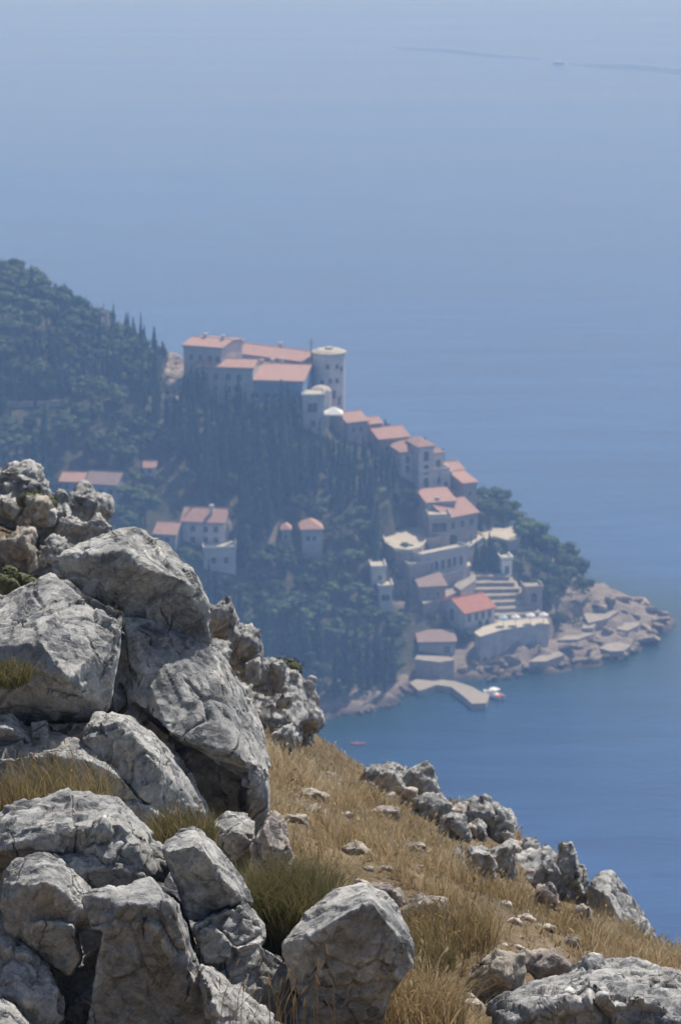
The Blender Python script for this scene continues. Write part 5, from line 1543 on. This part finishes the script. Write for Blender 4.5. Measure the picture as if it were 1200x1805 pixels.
# smaller rocks bedded among the large ones: alike, so they share a label in their group
def bedded(name, label, group, path, count, spread, w0, w1, Y, mt, seed, flat=0.75):
    rr = np.random.default_rng(seed)
    for k in range(count):
        t = rr.uniform(0, len(path) - 1.001); i = int(t); f = t - i
        x = path[i][0] * (1 - f) + path[i + 1][0] * f + rr.normal() * spread; y = path[i][1] * (1 - f) + path[i + 1][1] * f + rr.normal() * spread * 0.6
        w = rr.uniform(w0, w1); h = w * flat * rr.uniform(0.7, 1.2)
        lump(name, label, Y, x - w / 2, x + w / 2, y - h, y, rr.uniform(-0.3, 0.3), mt[k % len(mt)], seed * 3 + k, 0.028, amp=1.5, block=2.0, group=group)
bedded('outcrop_rock', 'small pale rock bedded among the larger rocks of the brow outcrop', 'small rocks of the brow outcrop', [(650, 1400), (760, 1425), (820, 1475), (890, 1520), (960, 1560), (1025, 1612)], 30, 16, 22, 52, 29, ('rock', 'rock', 'rock_pink'), 31)
bedded('crag_rock', 'small grey rock bedded among the upper left crags', 'small rocks of the upper left crags', [(0, 900), (90, 930), (180, 935), (120, 960), (20, 990)], 16, 18, 25, 60, 31, ('rock', 'rock_brown', 'rock'), 37)
bedded('brow_rock', 'small grey rock bedded among the brow crags right of the huge slab', 'small rocks of the brow crags', [(400, 1140), (450, 1200), (500, 1260), (520, 1295)], 14, 12, 18, 40, 30, ('rock',), 41)
bedded('field_stone', 'small flat pinkish stone bedded in the dry grass slope', 'small stones in the grass slope', [(520, 1400), (640, 1450), (760, 1540), (880, 1610), (1040, 1690), (860, 1700), (700, 1590), (600, 1500)], 34, 26, 16, 48, 22, ('rock_pink', 'rock_brown'), 47, 0.4)

# ------------------------------------------------------------------ grass
m, n, l, b = mat('dry_grass')
att = n.new('ShaderNodeAttribute'); att.attribute_name = 'tone'
rg_ = ramp(n, [(0.0, (0.11, 0.13, 0.04)), (0.25, (0.23, 0.19, 0.085)), (0.55, (0.43, 0.315, 0.165)), (0.8, (0.58, 0.455, 0.275)), (1.0, (0.70, 0.60, 0.42))])
l.new(att.outputs['Fac'], rg_.inputs[0]); l.new(rg_.outputs[0], b.inputs['Base Color'])
b.inputs['Roughness'].default_value = 0.7; b.inputs['Specular IOR Level'].default_value = 0.2
tl = n.new('ShaderNodeBsdfTranslucent'); l.new(rg_.outputs[0], tl.inputs['Color'])
mx = n.new('ShaderNodeMixShader'); mx.inputs[0].default_value = 0.35
l.new(b.outputs[0], mx.inputs[1]); l.new(tl.outputs[0], mx.inputs[2]); l.new(mx.outputs[0], n['Material Output'].inputs['Surface'])
M['grass'] = m
def blades(name, base, hgt_, width, lean, tone, rr, seed_heads=0.0):
    """each blade a bent tapering strip; base (n,3)"""
    k = len(base)
    a = rr.uniform(0, 2 * math.pi, k); la = rr.uniform(0, 2 * math.pi, k) 
    side = np.stack([np.cos(a), np.sin(a), np.zeros(k)], 1) * (width[:, None] * 0.5)
    ld = np.stack([np.cos(la), np.sin(la), np.zeros(k)], 1) * (lean * hgt_)[:, None]
    up = np.stack([np.zeros(k), np.zeros(k), hgt_], 1)
    p0 = base; p1 = base + up * 0.45 + ld * 0.18; p2 = base + up * 0.8 + ld * 0.55; p3 = base + up * 0.97 + ld
    V = np.stack([p0 - side, p0 + side, p1 - side * 0.85, p1 + side * 0.85, p2 - side * 0.55, p2 + side * 0.55, p3], 1)
    nv = 7
    f = np.array([[0, 1, 3], [0, 3, 2], [2, 3, 5], [2, 5, 4], [4, 5, 6]])
    Vv = V.reshape(-1, 3); Ff = (np.arange(k)[:, None, None] * nv + f[None]).reshape(-1, 3)
    T = np.repeat(tone, nv)
    if seed_heads:
        sel = rr.random(k) < seed_heads
        ks = sel.sum()
        if ks:
            c0 = p3[sel]; dr = (p3 - p2)[sel]; dr /= np.linalg.norm(dr, axis=1)[:, None]
            s_ = side[sel] * 2.2; ln = rr.uniform(0.03, 0.06, (ks, 1)); o3 = np.cross(dr, s_)
            o3 = o3 / (np.linalg.norm(o3, axis=1)[:, None] + 1e-9) * np.linalg.norm(s_, axis=1)[:, None]
            W = np.stack([c0 - dr * 0.01, c0 + dr * ln * 0.5 + s_, c0 + dr * ln, c0 + dr * ln * 0.5 - s_, c0 + dr * ln * 0.5 + o3, c0 + dr * ln * 0.5 - o3], 1)
            g = np.array([[0, 1, 2], [0, 2, 3], [0, 4, 2], [0, 2, 5]])
            Ff = np.concatenate([Ff, (np.arange(ks)[:, None, None] * 6 + g[None]).reshape(-1, 3) + len(Vv)])
            Vv = np.concatenate([Vv, W.reshape(-1, 3)]); T = np.concatenate([T, np.repeat(np.clip(tone[sel] + 0.15, 0, 1), 6)])
    me = mesh_np(name, Vv, Ff, M['grass'])
    at_ = me.attributes.new('tone', 'FLOAT', 'POINT'); at_.data.foreach_set('value', T.astype(np.float32))
    return me
def meadow():
    rr = np.random.default_rng(31)
    k = 620000
    Y = rr.uniform(11.5, 37, k); X = rr.uniform(-1, 1, k) * (0.14 * Y + 0.9)
    Z = hillz(X, Y)
    px, py, d = project(X, Y, Z)
    p3 = np.stack([X, Y, 0 * X], 1)
    c1 = fbm(p3 * 1.1, 3, 401); c2 = fbm(p3 * 4.0, 3, 402)
    rocky = (px < 455 + 0.0 * py) & (py > 940)
    brow = (px < 210) & (py <= 940)
    keep = (px > -30) & (px < 1230) & (py > 820) & (py < 1880)
    dens = np.clip(0.62 + 0.45 * c1 + 0.35 * c2, 0.30, 1.0)
    dens = np.where(rocky, 0.10 * (c2 > 0.1), dens); dens = np.where(brow, 0.15 * (c2 > 0), dens)
    dens = dens * np.clip(16.0 / Y, 0.42, 1.0)
    keep &= rr.random(k) < dens
    X, Y, Z, c1, c2, rocky, px, py = [a_[keep] for a_ in (X, Y, Z, c1, c2, rocky, px, py)]
    k = len(X)
    far = (Y - 12) / 24
    h = rr.uniform(0.08, 0.29, k) * np.clip(0.72 + 0.45 * c2 + 0.25 * c1, 0.25, 1.25) * np.where(rocky, 0.5, 1.0) * (1 - 0.5 * far)
    for (kl, kr, kt, kb, kY) in ROCKS:
        h = np.where((px > kl - 3) & (px < kr + 3) & (py > kt) & (py < kb + 30) & (Y < kY + 0.3) & (Y > kY - 1.5), h * 0.5, h)
    w = rr.uniform(0.004, 0.008, k) * (1 + 0.8 * far)
    tone = np.clip(0.68 + 0.16 * c1 + 0.14 * c2 + rr.normal(0, 0.16, k), 0.02, 1)
    green = fbm(np.stack([X, Y, 0 * X], 1) * 0.8, 2, 405) > 0.28
    tone = np.where(green, tone - 0.16, tone)
    me = blades('dry_grass', np.stack([X, Y, Z - 0.02], 1), h, w, rr.uniform(0.1, 0.8, k), np.clip(tone, 0.02, 1), rr, 0.06)
    print('GRASS', k)
    tag(obj('dry_grass', me), 'golden dry grass covering the slope between the rocks', None, None, 'stuff')
meadow()
def tuft(name, label, px, py, Y, rad, count, h0, h1, tone, lean=0.7, width=0.006, seed=0, heads=0.0, group=None):
    rr = np.random.default_rng(700 + seed)
    c = at(px, py, Y)
    a = rr.uniform(0, 6.28, count); r = rad * np.sqrt(rr.random(count))
    base = np.stack([r * np.cos(a), r * np.sin(a), -0.04 + 0 * r], 1)
    me = blades(name, base, rr.uniform(h0, h1, count), rr.uniform(0.7, 1.3, count) * width, rr.uniform(0.1, lean, count), np.clip(rr.normal(tone, 0.13, count), 0.0, 1), rr, heads)
    o = obj(name, me, None, tuple(c)); tag(o, label, 'grass', group)
    return o
tuft('grass_tuft', 'thick green grass tuft between the cracked block and the bold boulder', 505, 1650, 13.9, 0.26, 4200, 0.22, 0.46, 0.17, 0.75, 0.005, 1)
tuft('grass_tuft', 'smaller green patch at the left side of the thick green tuft', 455, 1640, 13.8, 0.13, 1300, 0.15, 0.34, 0.10, 0.8, 0.005, 2)
tuft('grass_tuft', 'wispy yellow green tuft in front of the long low ledge at left', 95, 1425, 14.9, 0.34, 800, 0.12, 0.38, 0.38, 0.9, 0.0045, 3, 0.05)
tuft('grass_tuft', 'short pale green tuft at the left edge above the humped boulder', 15, 1425, 14.8, 0.18, 700, 0.08, 0.20, 0.30, 0.9, 0.005, 4)
tuft('grass_tuft', 'short green tuft at the foot of the huge slab above the humped boulder', 322, 1475, 14.9, 0.2, 1100, 0.08, 0.22, 0.26, 0.9, 0.005, 5)
tuft('grass_tuft', 'mossy dry tuft growing at the left edge on the massive pale boulder', 8, 1190, 15.9, 0.16, 900, 0.05, 0.13, 0.16, 1.0, 0.006, 6)
tuft('grass_tuft', 'brown tuft hanging over the rounded stone in the slope', 790, 1650, 16.1, 0.3, 1200, 0.10, 0.24, 0.42, 0.9, 0.006, 7, 0.05)
tuft('grass_tuft', 'straw coloured tuft right of the bold single boulder', 725, 1800, 13.6, 0.28, 1500, 0.14, 0.34, 0.66, 0.9, 0.006, 8, 0.08)
tuft('grass_tuft', 'olive tuft on the slope right behind the bold single boulder', 735, 1690, 15.0, 0.22, 1000, 0.08, 0.20, 0.32, 0.9, 0.006, 9)
# single seeding stalks in the very foreground
rr = np.random.default_rng(900)
for k in range(26):
    px = rr.uniform(385, 600); py = rr.uniform(1790, 1840)
    c = at(px, py, rr.uniform(12.15, 12.5))
    hh = rr.uniform(0.14, 0.34)
    la = rr.uniform(0, 6.28); ln = rr.uniform(0.02, 0.12)
    top = Vector((ln * math.cos(la), ln * math.sin(la) * 0.5, hh))
    root = empty('grass_stalk', tuple(c)); tag(root, 'thin straw coloured seeding grass stalk in front of the bottom boulders', 'grass', 'seeding grass stalks in the foreground')
    mid = top * 0.5 + Vector((-0.02 * math.cos(la), 0, 0))
    st = MB(); st.bar((0, 0, -0.05), mid, 0.0022, 0.0018, 5); st.bar(mid, top, 0.0018, 0.0012, 5); o1 = st.build('stem', M['grass'], root)
    d = (top - mid).normalized()
    hd = MB(); L_ = rr.uniform(0.03, 0.06)
    hd.bar(top - d * 0.004, top + d * L_ * 0.4, 0.0015, 0.0052, 6); hd.bar(top + d * L_ * 0.4, top + d * L_, 0.0052, 0.0012, 6); o2 = hd.build('seed_head', M['grass'], root)
    for o_, tv in ((o1, 0.62), (o2, 0.82)):
        at_ = o_.data.attributes.new('tone', 'FLOAT', 'POINT'); at_.data.foreach_set('value', np.full(len(o_.data.vertices), tv, np.float32))
# low shrubs on the brow
def shrub(label, px, py, Y, r, seed):
    rr = np.random.default_rng(seed)
    c = at(px, py, Y)
    root = empty('shrub', tuple(c)); tag(root, label, 'shrub')
    cl = [((rr.normal() * r * 0.4, rr.normal() * r * 0.4, r * rr.uniform(0.3, 0.9)), (r * 0.5, r * 0.5, r * 0.42)) for _ in range(6)]
    obj('foliage', crown_mesh('foliage', cl, 1500, 0.022, rr, M['shrub'], 0.7), root)
    tb = MB()
    for cc, _ in cl:
        tb.bar((0, 0, -0.1), cc, 0.012, 0.005)
    tb.build('stems', M['bark'], root)
shrub('small dark shrub growing behind the brow crags above the cove', 505, 1205, 32, 0.30, 1)
shrub('mossy shrub between the upper left crags', 60, 910, 31.5, 0.22, 4)
shrub('round mossy cushion at the left edge behind the massive pale boulder', 30, 1045, 22, 0.16, 5)

bpy.data.scenes.remove(TS)
